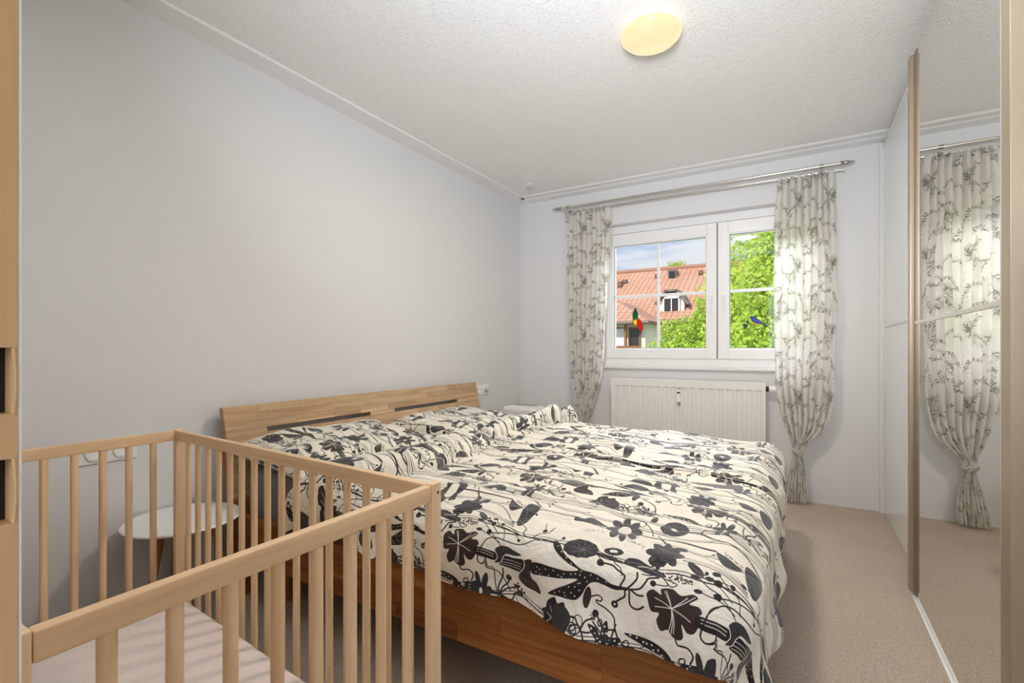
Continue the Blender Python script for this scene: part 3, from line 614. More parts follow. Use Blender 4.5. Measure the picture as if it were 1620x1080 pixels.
# the drawing: [kind, ink, width or radius in tenths of mm, x, y, x, y ... in mm]; kind 0 = filled shape, 1 = stroke, 2 = dot
ART = [

[0, 1, 0, -933, 1150, -919, 1162, -899, 1155, -900, 1168, -874, 1174, -854, 1165, -829, 1174, -817, 1168, -834, 1153, -813, 1152, -806, 1141, -820, 1131, -809, 1124, -821, 1098, -837, 1095, -849, 1108, -845, 1081, -859, 1072, -874, 1078, -881, 1085, -898, 1077, -908, 1096, -902, 1114, -921, 1113, -930, 1135], 
[1, 4, 16, -873, 1133, -879, 1150, -888, 1167], [1, 4, 16, -873, 1133, -881, 1149, -892, 1165], [1, 4, 16, -873, 1133, -846, 1151, -823, 1169], 
[1, 4, 16, -873, 1133, -855, 1149, -839, 1164], [1, 4, 16, -873, 1133, -892, 1140, -913, 1145], [1, 4, 16, -873, 1133, -892, 1130, -912, 1126], 
[1, 4, 16, -873, 1133, -869, 1108, -873, 1079], [1, 4, 16, -873, 1133, -866, 1109, -867, 1082], [1, 4, 16, -873, 1133, -849, 1127, -830, 1119], 
[1, 4, 16, -873, 1133, -872, 1110, -878, 1085], [0, 0, 0, -817, 1135, -777, 1134, -742, 1129, -750, 1108, -781, 1109, -815, 1115], 
[1, 4, 14, -807, 1131, -778, 1129, -754, 1125], [1, 4, 14, -807, 1124, -776, 1121, -755, 1117], 
[0, 0, 0, -725, 1127, -689, 1129, -655, 1130, -671, 1092, -707, 1093, -741, 1099], [1, 4, 14, -729, 1117, -695, 1119, -666, 1117], 
[1, 4, 14, -730, 1108, -696, 1109, -668, 1108], [1, 4, 14, -732, 1100, -698, 1101, -669, 1100], 
[0, 2, 0, -751, 1136, -745, 1146, -731, 1154, -710, 1155, -691, 1150, -665, 1143, -683, 1136, -713, 1134, -724, 1123, -734, 1104, -754, 1099, -742, 1119], 
[1, 4, 20, -713, 1134, -724, 1123, -734, 1104, -754, 1099], [1, 4, 20, -751, 1136, -742, 1119, -757, 1100], 
[0, 1, 0, -657, 1129, -640, 1139, -629, 1134, -635, 1113, -636, 1088, -617, 1078, -604, 1055, -627, 1053, -657, 1052, -677, 1062, -680, 1079, -662, 1103, -653, 1120], 
[1, 4, 20, -657, 1129, -654, 1120, -662, 1103, -680, 1083], [1, 4, 20, -629, 1134, -635, 1113, -636, 1098], 
[0, 0, 0, -629, 1134, -564, 1139, -528, 1142, -496, 1153, -526, 1160, -559, 1174, -578, 1191, -582, 1209, -564, 1205, -544, 1182, -518, 1169, -488, 1157, -457, 1158, -429, 1153, -404, 1144, -383, 1144, -382, 1138, -403, 1134, -436, 1139, -458, 1134, -471, 1120, -483, 1097, -498, 1081, -521, 1076, -547, 1073, -580, 1067, -555, 1089, -521, 1111, -496, 1131, -546, 1118, -599, 1107, -633, 1102], 
[2, 4, 16, -614, 1126], [2, 4, 16, -617, 1112], [2, 4, 16, -604, 1111], [2, 4, 16, -587, 1128], [2, 4, 16, -577, 1116], [2, 4, 16, -564, 1132], 
[2, 4, 16, -549, 1125], [2, 4, 16, -533, 1133], [2, 4, 16, -514, 1138], [2, 4, 16, -502, 1142], [2, 4, 16, -490, 1143], [2, 4, 16, -477, 1141], 
[2, 4, 16, -462, 1151], [2, 4, 16, -488, 1152], [2, 4, 16, -507, 1152], [2, 4, 16, -518, 1162], [2, 4, 16, -534, 1172], [2, 4, 16, -552, 1183], 
[2, 4, 16, -566, 1197], [2, 4, 16, -443, 1148], [2, 4, 16, -421, 1146], [2, 4, 16, -493, 1122], [2, 4, 16, -502, 1111], [2, 4, 16, -490, 1106], 
[2, 4, 16, -518, 1106], [2, 4, 16, -511, 1094], [2, 4, 16, -530, 1088], [2, 4, 16, -501, 1089], [2, 4, 16, -544, 1086], [2, 4, 16, -558, 1077], 
[2, 4, 16, -527, 1081], [2, 4, 16, -488, 1124], [2, 4, 16, -403, 1140], [2, 4, 16, -606, 1122], [2, 4, 16, -539, 1124], [2, 4, 16, -470, 1133], 
[1, 0, 32, -580, 1202, -618, 1200, -643, 1199, -691, 1195, -727, 1191, -776, 1182], 
[1, 0, 32, -632, 1200, -660, 1176, -684, 1168, -719, 1169, -752, 1172, -781, 1163, -795, 1140], 
[1, 0, 32, -646, 1198, -634, 1220, -610, 1232, -600, 1255], [1, 0, 32, -649, 1197, -677, 1203, -679, 1227, -704, 1239, -730, 1240], 
[1, 0, 32, -684, 1197, -734, 1203, -762, 1205, -782, 1212], [1, 0, 24, -692, 1200, -722, 1211, -752, 1217], 
[1, 0, 30, -630, 1196, -601, 1205, -581, 1204], [1, 0, 24, -622, 1237, -628, 1253, -635, 1267], [2, 0, 80, -783, 1183], [2, 0, 80, -782, 1212], 
[2, 0, 60, -730, 1240], [2, 0, 70, -623, 1236], [2, 0, 60, -752, 1217], [1, 0, 40, -795, 1140, -807, 1101, -796, 1088, -785, 1097, -780, 1113], 
[1, 0, 30, -779, 1102, -777, 1083, -759, 1081, -758, 1041, -753, 1012], [1, 0, 45, -745, 1006, -749, 1026, -733, 1064, -730, 1087], 
[1, 0, 45, -744, 1010, -736, 1028, -720, 1043, -715, 1059], [1, 0, 45, -742, 1010, -725, 1025, -706, 1033, -690, 1041], 
[1, 0, 45, -737, 1004, -714, 998, -703, 1003, -699, 1018, -677, 1027], [1, 0, 45, -742, 1004, -717, 983, -713, 982], 
[1, 0, 45, -737, 1004, -705, 982, -682, 982], [1, 0, 45, -748, 1006, -754, 993, -779, 999], [1, 0, 45, -743, 1000, -737, 982, -759, 982], 
[1, 0, 45, -748, 1008, -766, 1011, -782, 1016], [2, 0, 90, -715, 1061], [2, 0, 60, -690, 1041], [2, 0, 70, -677, 1027], [2, 0, 70, -682, 982], 
[2, 0, 34, -682, 1044], [2, 0, 36, -665, 1032], [2, 0, 34, -688, 1033], [2, 0, 36, -674, 1020], [2, 0, 34, -698, 1034], [2, 0, 36, -686, 1019], 
[2, 0, 34, -698, 1044], [2, 0, 36, -686, 1030], [2, 0, 34, -687, 1051], [2, 0, 36, -674, 1038], 
[0, 1, 0, -823, 985, -814, 1004, -794, 1010, -788, 996, -788, 982, -774, 992, -763, 983, -762, 982, -778, 982, -792, 983, -812, 983], 
[1, 4, 20, -815, 998, -797, 983, -785, 982], [1, 4, 20, -772, 987, -783, 982, -785, 982], 
[1, 0, 46, -369, 1144, -385, 1145, -376, 1172, -398, 1183, -412, 1190, -438, 1189], [1, 0, 46, -369, 1144, -353, 1163, -346, 1177, -348, 1189], 
[1, 0, 46, -363, 1145, -337, 1154, -324, 1174, -319, 1183, -296, 1191], [1, 0, 46, -362, 1143, -359, 1110, -341, 1105, -326, 1116], 
[1, 0, 46, -373, 1141, -373, 1126, -384, 1116, -398, 1104], [1, 0, 46, -358, 1145, -342, 1138, -328, 1140], 
[1, 0, 80, -435, 1142, -401, 1141, -369, 1144], [2, 0, 90, -444, 1188], [2, 0, 85, -398, 1100], [2, 4, 26, -398, 1100], [2, 0, 70, -307, 1175], 
[1, 0, 26, -307, 1175, -290, 1175, -273, 1179, -283, 1191, -299, 1196, -320, 1190, -336, 1189], 
[1, 0, 26, -384, 1172, -391, 1189, -408, 1197, -418, 1212], [1, 0, 26, -284, 1192, -265, 1190, -252, 1186, -264, 1178, -276, 1184], 
[0, 1, 0, -458, 1097, -461, 1086, -464, 1077, -467, 1072, -472, 1071, -476, 1075, -479, 1083, -479, 1094, -476, 1106, -472, 1116, -467, 1122, -463, 1122, -460, 1118, -458, 1109], 
[1, 0, 36, -459, 1100, -441, 1109, -430, 1104, -435, 1096, -444, 1097, -441, 1090, -418, 1083, -399, 1070, -394, 1047, -386, 1028], 
[0, 0, 0, -580, 1049, -558, 1067, -548, 1056, -530, 1065, -523, 1050, -526, 1040, -521, 1031, -530, 1018, -525, 999, -548, 990, -582, 985, -595, 993, -587, 1010, -598, 1021, -584, 1032], 
[1, 4, 13, -563, 1015, -564, 1029, -570, 1042], [1, 4, 13, -563, 1015, -554, 1032, -551, 1047], [1, 4, 13, -563, 1015, -545, 1030, -533, 1042], 
[1, 4, 13, -563, 1015, -568, 1009, -579, 1000], [1, 4, 13, -563, 1015, -568, 1019, -579, 1022], [1, 4, 13, -563, 1015, -552, 1008, -545, 999], 
[1, 4, 13, -563, 1015, -548, 1014, -538, 1011], [2, 0, 11, -635, 997], [2, 0, 11, -634, 984], [2, 0, 11, -604, 1018], [2, 0, 11, -641, 985], 
[2, 0, 11, -623, 993], [2, 0, 11, -632, 1001], [2, 0, 11, -678, 982], [2, 0, 11, -643, 983], [2, 0, 11, -656, 983], [2, 0, 11, -663, 983], 
[2, 0, 11, -635, 995], [2, 0, 11, -658, 983], [2, 0, 11, -645, 983], [2, 0, 11, -608, 1010], [2, 0, 11, -647, 983], [2, 0, 11, -634, 996], 
[2, 0, 11, -649, 983], [2, 0, 11, -642, 993], [2, 0, 11, -657, 983], [2, 0, 11, -608, 1024], [2, 0, 11, -632, 999], [2, 0, 11, -643, 990], 
[2, 0, 11, -661, 983], [2, 0, 11, -673, 982], [2, 0, 11, -636, 983], [2, 0, 11, -619, 1010], [2, 0, 11, -624, 1007], [2, 0, 11, -620, 991], 
[2, 0, 11, -653, 986], [2, 0, 11, -640, 983], [2, 0, 11, -672, 982], [2, 0, 11, -627, 1004], [2, 0, 11, -613, 989], [2, 0, 11, -673, 982], 
[2, 0, 11, -673, 982], [2, 0, 11, -670, 982], [2, 0, 11, -669, 982], [2, 0, 11, -598, 1017], [2, 0, 11, -618, 990], [2, 0, 11, -656, 983], 
[2, 0, 11, -601, 1014], [2, 0, 11, -637, 983], [2, 0, 11, -607, 1006], [2, 0, 11, -601, 1009], [2, 0, 11, -624, 993], [2, 0, 11, -665, 982], 
[2, 0, 11, -661, 983], [2, 0, 11, -595, 1015], [2, 0, 11, -609, 1018], [2, 0, 11, -638, 987], [2, 0, 11, -601, 1018], [2, 0, 11, -638, 983], 
[2, 0, 11, -660, 983], [2, 0, 11, -665, 982], [2, 0, 11, -643, 983], [2, 0, 11, -636, 983], [2, 0, 11, -655, 983], [2, 0, 11, -642, 983], 
[2, 0, 11, -672, 982], [2, 0, 11, -608, 1008], [2, 0, 11, -663, 983], [2, 0, 11, -606, 1022], [2, 0, 11, -648, 983], [2, 0, 11, -666, 982], 
[2, 0, 11, -620, 999], [2, 0, 11, -647, 983], [2, 0, 11, -619, 1006], [2, 0, 11, -645, 987], [2, 0, 11, -607, 1022], [2, 0, 11, -659, 983], 
[2, 0, 11, -613, 1022], [2, 0, 11, -610, 1012], [2, 0, 11, -607, 1014], [2, 0, 11, -610, 1012], [2, 0, 11, -609, 1019], [2, 0, 11, -644, 988], 
[2, 0, 11, -631, 983], [2, 0, 11, -659, 983], [2, 0, 11, -598, 1025], [2, 0, 11, -598, 1011], [2, 0, 11, -620, 1001], [2, 0, 11, -668, 982], 
[2, 0, 11, -595, 1012], [2, 0, 11, -672, 982], [2, 0, 11, -640, 990], [2, 0, 11, -672, 982], [2, 0, 11, -634, 991], [2, 0, 11, -636, 1009], 
[2, 0, 11, -624, 989], [2, 0, 11, -667, 982], [2, 0, 11, -665, 1022], [2, 0, 11, -663, 1024], [2, 0, 11, -663, 1023], [2, 0, 11, -671, 1029], 
[2, 0, 11, -655, 1018], [2, 0, 11, -647, 1008], [2, 0, 11, -654, 1014], [2, 0, 11, -667, 1030], [2, 0, 11, -654, 1019], [2, 0, 11, -671, 1024], 
[2, 0, 11, -667, 1023], [2, 0, 11, -657, 1019], [2, 0, 11, -641, 1006], [2, 0, 11, -650, 1011], [2, 0, 11, -653, 1014], [2, 0, 11, -658, 1019], 
[2, 0, 11, -669, 1031], [2, 0, 11, -672, 1027], [2, 0, 11, -657, 1023], [2, 0, 11, -652, 1013], [2, 0, 11, -657, 1017], [2, 0, 11, -643, 1009], 
[2, 0, 11, -670, 1029], [2, 0, 11, -655, 1019], [2, 0, 11, -645, 1014], [2, 0, 11, -669, 1026], [2, 0, 11, -656, 1015], [2, 0, 11, -642, 1006], 
[2, 0, 11, -661, 1020], [2, 0, 11, -659, 1018], 
[1, 0, 30, -489, 1027, -491, 1023, -494, 1018, -501, 1015, -507, 1013, -513, 1015, -515, 1018, -515, 1023, -510, 1028, -504, 1031, -498, 1032, -493, 1031, -489, 1027], 
[1, 0, 30, -478, 1026, -478, 1021, -482, 1016, -488, 1013, -495, 1012, -501, 1013, -504, 1017, -503, 1022, -498, 1027, -492, 1031, -485, 1031, -480, 1030, -478, 1026], 
[1, 0, 30, -487, 1021, -487, 1016, -489, 1010, -493, 1007, -498, 1006, -503, 1009, -506, 1014, -506, 1020, -504, 1025, -498, 1028, -493, 1029, -490, 1026, -487, 1021], 
[1, 0, 44, -524, 1035, -497, 1044, -487, 1035, -473, 1022, -465, 1004], [1, 0, 40, -474, 1022, -456, 1025, -441, 1034], [2, 0, 80, -444, 1067], 
[1, 0, 18, -445, 1063, -444, 1052], [1, 0, 18, -445, 1063, -450, 1051], [1, 0, 18, -445, 1063, -455, 1054], [1, 0, 18, -445, 1063, -457, 1060], 
[1, 0, 18, -445, 1063, -455, 1066], [1, 0, 18, -445, 1063, -449, 1071], [1, 0, 38, -446, 1056, -466, 1046, -475, 1028], 
[1, 0, 34, -427, 1052, -426, 1048, -429, 1045, -431, 1044, -433, 1044, -434, 1046, -436, 1049, -436, 1053, -434, 1056, -432, 1057, -430, 1057, -427, 1055, -427, 1052], 
[0, 0, 0, -460, 1042, -439, 1039, -428, 1026, -426, 1044, -416, 1059, -410, 1044, -408, 1027, -381, 1029, -385, 1014, -392, 999, -409, 993, -429, 996, -459, 1005, -436, 1011, -450, 1028], 
[2, 4, 22, -450, 1035], [2, 4, 22, -440, 1027], [2, 4, 22, -433, 1019], [2, 4, 22, -426, 1013], [2, 4, 22, -419, 1046], [2, 4, 22, -413, 1033], 
[2, 4, 22, -415, 1022], [2, 4, 22, -404, 1020], [2, 4, 22, -393, 1021], [2, 4, 22, -396, 1008], [2, 4, 22, -410, 1012], [2, 4, 22, -423, 1002], 
[2, 4, 22, -439, 1006], [2, 4, 22, -422, 1031], [2, 4, 22, -432, 1008], [2, 4, 22, -403, 1004], [1, 4, 18, -416, 999, -403, 1001], 
[1, 4, 18, -415, 1006, -405, 994], [1, 4, 18, -408, 1007, -412, 993], [1, 0, 40, -409, 1041, -394, 1042, -386, 1028], 
[1, 0, 30, -361, 1021, -361, 1016, -363, 1013, -366, 1011, -369, 1011, -372, 1014, -374, 1018, -373, 1022, -370, 1025, -367, 1027, -364, 1027, -361, 1024, -361, 1021], 
[1, 0, 30, -381, 1025, -372, 1011, -349, 1012, -335, 996], 
[0, 0, 0, -407, 997, -370, 997, -331, 996, -291, 999, -269, 1023, -258, 1020, -228, 1027, -196, 1034, -178, 1027, -146, 1006, -178, 1006, -205, 1008, -235, 1003, -270, 999, -297, 998, -329, 997, -368, 995, -398, 993], 
[0, 0, 0, -372, 1042, -342, 1046, -301, 1045, -272, 1036, -258, 1020, -280, 1017, -309, 1021, -338, 1030], [2, 4, 23, -357, 1042], 
[2, 4, 23, -341, 1041], [2, 4, 23, -325, 1036], [2, 4, 23, -305, 1036], [2, 4, 23, -289, 1030], [2, 4, 23, -301, 1025], [2, 4, 23, -369, 995], 
[2, 4, 23, -346, 996], [2, 4, 23, -323, 997], [2, 4, 23, -306, 998], [2, 4, 23, -291, 998], [2, 4, 23, -275, 1002], [2, 4, 23, -259, 1006], 
[2, 4, 23, -240, 1013], [2, 4, 23, -221, 1019], [2, 4, 23, -222, 1010], [2, 4, 23, -206, 1018], [2, 4, 23, -192, 1019], [2, 4, 23, -181, 1015], 
[2, 4, 23, -270, 999], [2, 4, 23, -248, 1017], [2, 4, 23, -317, 1035], [2, 4, 23, -281, 1021], [2, 4, 23, -354, 995], [2, 4, 23, -214, 1026], 
[2, 4, 23, -298, 998], [1, 4, 18, -251, 1011, -236, 1020], [1, 4, 18, -247, 1021, -239, 1010], [1, 4, 18, -240, 1025, -246, 1005], 
[1, 0, 34, -226, 1033, -226, 1030, -229, 1026, -233, 1023, -236, 1022, -239, 1023, -240, 1027, -239, 1031, -236, 1035, -232, 1037, -229, 1038, -226, 1037, -226, 1033], 
[1, 0, 40, -248, 1071, -242, 1062, -220, 1064, -208, 1051, -214, 1033], [1, 0, 36, -169, 1094, -165, 1079, -130, 1071, -98, 1021], 
[0, 2, 0, -456, 1217, -457, 1213, -460, 1209, -459, 1206, -461, 1202, -465, 1199, -470, 1196, -475, 1193, -479, 1189, -485, 1187, -493, 1186, -499, 1184, -505, 1181, -511, 1181, -517, 1182, -524, 1181, -531, 1181, -535, 1183, -539, 1186, -543, 1187, -548, 1190, -550, 1193, -549, 1198, -552, 1201, -552, 1205, -550, 1209, -547, 1213, -544, 1217, -541, 1221, -535, 1224, -530, 1226, -524, 1230, -518, 1233, -511, 1234, -505, 1234, -498, 1235, -491, 1236, -485, 1234, -479, 1232, -473, 1231, -468, 1229, -465, 1226, -462, 1222, -460, 1220], 
[1, 3, 12, -499, 1207, -531, 1208], [1, 3, 12, -499, 1207, -518, 1220], [1, 3, 12, -499, 1207, -496, 1227], [1, 3, 12, -499, 1207, -476, 1226], 
[1, 3, 12, -499, 1207, -466, 1217], [1, 3, 12, -499, 1207, -469, 1205], [1, 3, 12, -499, 1207, -485, 1194], [1, 3, 12, -499, 1207, -505, 1187], 
[1, 3, 12, -499, 1207, -524, 1189], [1, 2, 60, -460, 1208, -424, 1206, -390, 1203], [1, 2, 20, -423, 1203, -420, 1211, -406, 1208], 
[0, 2, 0, -393, 1229, -395, 1224, -401, 1219, -410, 1215, -421, 1213, -431, 1213, -439, 1215, -443, 1219, -442, 1224, -435, 1230, -426, 1234, -416, 1236, -405, 1236, -397, 1233], 
[0, 4, 0, -408, 1227, -408, 1225, -411, 1223, -415, 1222, -419, 1221, -424, 1220, -427, 1221, -429, 1223, -429, 1225, -426, 1227, -421, 1229, -417, 1230, -412, 1230, -410, 1229], 
[0, 2, 0, -386, 1205, -376, 1219, -353, 1222, -332, 1216, -313, 1211, -285, 1203, -281, 1196, -302, 1192, -328, 1194, -351, 1199, -374, 1201], 
[1, 3, 14, -379, 1207, -351, 1211, -323, 1205, -288, 1198], [1, 4, 16, -349, 1204, -331, 1208, -312, 1208], 
[0, 2, 0, -249, 1265, -251, 1256, -261, 1248, -274, 1246, -285, 1249, -290, 1256, -288, 1264, -278, 1275, -266, 1280, -254, 1276], 
[0, 2, 0, -263, 1231, -269, 1227, -277, 1228, -286, 1234, -291, 1243, -290, 1253, -286, 1259, -277, 1257, -268, 1249, -263, 1239], 
[0, 2, 0, -297, 1218, -302, 1221, -305, 1229, -304, 1239, -300, 1248, -294, 1250, -287, 1246, -284, 1236, -286, 1227, -291, 1220], 
[0, 2, 0, -329, 1223, -329, 1231, -323, 1240, -313, 1249, -303, 1255, -297, 1251, -296, 1242, -302, 1232, -313, 1224, -322, 1221], 
[0, 2, 0, -341, 1246, -338, 1253, -328, 1259, -314, 1262, -304, 1261, -297, 1254, -300, 1246, -311, 1241, -324, 1239, -336, 1241], 
[0, 2, 0, -331, 1291, -325, 1301, -315, 1299, -306, 1288, -298, 1269, -297, 1257, -302, 1251, -311, 1252, -321, 1259, -329, 1271], 
[0, 2, 0, -304, 1346, -295, 1328, -287, 1300, -286, 1278, -288, 1261, -294, 1259, -301, 1264, -307, 1282, -308, 1304, -311, 1341], 
[0, 2, 0, -266, 1321, -264, 1299, -268, 1277, -276, 1260, -284, 1255, -291, 1258, -294, 1270, -290, 1294, -281, 1314, -274, 1331], 
[0, 2, 0, -277, 1262, -276, 1254, -280, 1246, -286, 1241, -294, 1238, -302, 1238, -308, 1242, -311, 1247, -311, 1255, -308, 1263, -304, 1271, -296, 1280, -288, 1279, -282, 1273], 
[0, 0, 0, -287, 1230, -289, 1227, -293, 1223, -299, 1222, -304, 1222, -307, 1224, -306, 1228, -301, 1231, -295, 1233, -290, 1233], 
[0, 0, 0, -303, 1210, -307, 1210, -309, 1214, -311, 1220, -310, 1225, -307, 1227, -303, 1227, -299, 1223, -298, 1217, -299, 1212], 
[0, 0, 0, -325, 1219, -324, 1223, -319, 1226, -313, 1228, -308, 1227, -305, 1225, -306, 1222, -311, 1218, -317, 1217, -323, 1217], 
[0, 0, 0, -310, 1241, -306, 1240, -303, 1236, -301, 1230, -302, 1225, -305, 1222, -309, 1223, -313, 1227, -314, 1232, -312, 1238], 
[1, 2, 26, -253, 1264, -201, 1264, -159, 1253, -133, 1242, -108, 1230], [1, 2, 26, -251, 1257, -199, 1256, -160, 1244, -133, 1236, -107, 1225], 
[1, 2, 26, -249, 1247, -198, 1247, -159, 1237, -133, 1229, -105, 1219], 
[0, 2, 0, -196, 1221, -200, 1219, -207, 1219, -215, 1221, -224, 1226, -231, 1232, -236, 1238, -237, 1244, -233, 1247, -226, 1247, -218, 1243, -208, 1237, -201, 1231, -197, 1225], 
[1, 3, 12, -236, 1242, -216, 1231, -197, 1221], [2, 2, 18, -235, 1201], [2, 2, 18, -254, 1213], [2, 2, 18, -259, 1199], [2, 2, 18, -231, 1199], 
[2, 2, 18, -226, 1201], [2, 2, 18, -228, 1202], [2, 2, 18, -248, 1204], [2, 2, 18, -233, 1201], [2, 2, 18, -267, 1204], [2, 2, 18, -272, 1199], 
[2, 2, 18, -241, 1194], [2, 2, 18, -232, 1202], [2, 2, 18, -221, 1201], [2, 2, 18, -244, 1203], [2, 2, 18, -238, 1193], [2, 2, 18, -226, 1196], 
[2, 2, 18, -250, 1194], [2, 2, 18, -270, 1198], [2, 2, 18, -252, 1200], [2, 2, 18, -244, 1206], [2, 2, 18, -229, 1198], [2, 2, 18, -254, 1200], 
[2, 2, 18, -233, 1194], [2, 2, 18, -260, 1197], [2, 2, 18, -223, 1204], [2, 2, 18, -245, 1199], [2, 2, 18, -221, 1202], [2, 2, 18, -235, 1202], 
[2, 2, 18, -273, 1198], [2, 2, 18, -234, 1196], [2, 2, 18, -245, 1201], [2, 2, 18, -243, 1199], [2, 2, 18, -274, 1207], [2, 2, 18, -220, 1197], 
[2, 2, 18, -223, 1202], [2, 2, 18, -236, 1202], [2, 2, 18, -247, 1208], [2, 2, 18, -274, 1192], [2, 2, 18, -254, 1205], [2, 2, 18, -224, 1201], 
[2, 2, 18, -252, 1205], [2, 2, 18, -257, 1198], [2, 2, 18, -257, 1201], [2, 2, 18, -239, 1201], [2, 2, 18, -266, 1194], [2, 2, 18, -236, 1196], 
[2, 2, 18, -258, 1197], [2, 2, 18, -255, 1203], [2, 2, 18, -268, 1201], [2, 2, 18, -254, 1198], [2, 2, 18, -220, 1196], [2, 2, 18, -253, 1202], 
[2, 2, 18, -225, 1202], [2, 2, 18, -270, 1193], [2, 2, 18, -256, 1207], [2, 2, 18, -246, 1201], [2, 2, 18, -262, 1188], [2, 2, 18, -239, 1203], 
[2, 2, 18, -235, 1203], [2, 2, 18, -250, 1195], 
[0, 2, 0, -251, 1313, -252, 1306, -255, 1300, -259, 1297, -263, 1296, -268, 1298, -272, 1303, -274, 1310, -273, 1319, -272, 1328, -268, 1332, -264, 1332, -257, 1329, -254, 1321], 
[1, 0, 24, -257, 1313, -195, 1299, -148, 1268, -117, 1240], 
[0, 2, 0, -195, 1184, -196, 1182, -199, 1180, -203, 1179, -207, 1179, -211, 1180, -214, 1182, -215, 1184, -214, 1186, -210, 1188, -206, 1189, -202, 1189, -198, 1188, -196, 1186], 
[1, 0, 24, -199, 1184, -164, 1174, -126, 1161], 
[0, 2, 0, -206, 1215, -207, 1213, -211, 1211, -215, 1210, -219, 1210, -223, 1211, -225, 1213, -226, 1215, -225, 1217, -223, 1219, -218, 1220, -213, 1220, -210, 1219, -207, 1217], 
[1, 0, 24, -210, 1215, -189, 1202, -158, 1181, -121, 1153], 
[0, 2, 0, -175, 1217, -176, 1215, -178, 1213, -181, 1212, -186, 1212, -190, 1214, -193, 1215, -194, 1218, -193, 1220, -189, 1222, -185, 1223, -181, 1222, -177, 1221, -176, 1220], 
[1, 0, 24, -179, 1217, -164, 1204, -137, 1182], 
[0, 2, 0, -163, 1232, -164, 1229, -168, 1227, -172, 1226, -174, 1226, -177, 1227, -179, 1229, -180, 1232, -179, 1234, -176, 1236, -173, 1237, -169, 1237, -166, 1236, -164, 1234], 
[1, 0, 24, -167, 1231, -150, 1213, -124, 1198, -114, 1167], 
[0, 2, 0, -388, 1383, -388, 1369, -392, 1347, -397, 1330, -408, 1336, -417, 1359, -421, 1380, -413, 1391, -403, 1394, -393, 1391], 
[0, 2, 0, -380, 1287, -384, 1277, -392, 1278, -402, 1290, -411, 1307, -416, 1326, -417, 1347, -410, 1350, -393, 1329, -383, 1304], 
[0, 2, 0, -410, 1258, -416, 1261, -423, 1275, -427, 1297, -427, 1314, -422, 1320, -414, 1311, -408, 1293, -403, 1269, -405, 1260], 
[0, 2, 0, -446, 1269, -451, 1283, -451, 1301, -447, 1316, -438, 1322, -430, 1315, -427, 1300, -428, 1280, -432, 1267, -440, 1264], 
[0, 2, 0, -472, 1315, -472, 1332, -469, 1351, -460, 1359, -448, 1352, -439, 1332, -439, 1315, -443, 1304, -454, 1301, -465, 1305], 
[0, 2, 0, -479, 1401, -475, 1409, -465, 1408, -455, 1401, -447, 1387, -440, 1363, -441, 1341, -450, 1341, -462, 1361, -478, 1386], 
[0, 2, 0, -444, 1430, -436, 1424, -431, 1411, -430, 1396, -430, 1380, -436, 1372, -445, 1382, -450, 1399, -453, 1414, -449, 1426], 
[0, 2, 0, -405, 1416, -403, 1407, -407, 1394, -412, 1380, -420, 1371, -427, 1379, -431, 1394, -427, 1407, -420, 1417, -412, 1421], 
[0, 4, 0, -417, 1371, -411, 1346, -409, 1320, -413, 1309, -419, 1304, -427, 1305, -435, 1311, -440, 1323, -446, 1344, -448, 1370, -446, 1385, -438, 1390, -430, 1390, -423, 1384], 
[2, 2, 12, -422, 1364], [2, 2, 12, -414, 1330], [2, 2, 12, -418, 1314], [2, 2, 12, -429, 1314], [2, 2, 12, -436, 1329], [2, 2, 12, -442, 1360], 
[2, 2, 12, -438, 1380], [2, 2, 12, -428, 1379], [1, 2, 65, -399, 1365, -340, 1369, -269, 1362, -190, 1352], 
[1, 2, 30, -332, 1365, -298, 1327, -285, 1324], [0, 2, 0, -188, 1349, -170, 1339, -146, 1323, -125, 1308, -151, 1287, -173, 1306], 
[1, 3, 13, -185, 1343, -161, 1314, -128, 1308], 
[0, 2, 0, -274, 1451, -275, 1432, -282, 1415, -296, 1404, -313, 1400, -328, 1402, -341, 1410, -348, 1421, -348, 1442, -342, 1467, -327, 1478, -310, 1482, -293, 1477, -280, 1466], 
[0, 4, 0, -303, 1436, -304, 1432, -307, 1429, -310, 1428, -314, 1428, -318, 1431, -321, 1435, -322, 1440, -322, 1445, -319, 1449, -316, 1450, -312, 1449, -308, 1446, -305, 1441], 
[1, 3, 12, -336, 1415, -316, 1419, -284, 1437], [1, 2, 70, -273, 1442, -239, 1435, -195, 1409, -148, 1397, -118, 1386, -79, 1346], 
[1, 2, 50, -239, 1435, -232, 1455, -190, 1446, -151, 1426, -121, 1427], [0, 2, 0, -122, 1335, -108, 1352, -83, 1343, -73, 1312, -86, 1232, -109, 1249], 
[1, 3, 13, -115, 1320, -97, 1287, -87, 1241], [2, 2, 12, -367, 1257], [2, 2, 12, -347, 1257], [2, 2, 12, -362, 1264], [2, 2, 12, -416, 1274], 
[2, 2, 12, -410, 1288], [2, 2, 12, -448, 1280], [2, 2, 12, -517, 1283], [2, 2, 12, -410, 1277], [2, 2, 12, -354, 1259], [2, 2, 12, -437, 1272], 
[2, 2, 12, -518, 1275], [2, 2, 12, -423, 1284], [2, 2, 12, -372, 1262], [2, 2, 12, -417, 1275], [2, 2, 12, -456, 1299], [2, 2, 12, -349, 1255], 
[2, 2, 12, -416, 1274], [2, 2, 12, -353, 1259], [2, 2, 12, -364, 1260], [2, 2, 12, -382, 1264], [2, 2, 12, -359, 1260], [2, 2, 12, -459, 1274], 
[2, 2, 12, -393, 1267], [2, 2, 12, -441, 1284], [2, 2, 12, -520, 1280], [2, 2, 12, -509, 1273], [2, 2, 12, -500, 1283], [2, 2, 12, -385, 1265], 
[2, 2, 12, -382, 1265], [2, 2, 12, -387, 1269], [2, 2, 12, -442, 1284], [2, 2, 12, -414, 1270], [2, 2, 12, -493, 1281], [2, 2, 12, -428, 1278], 
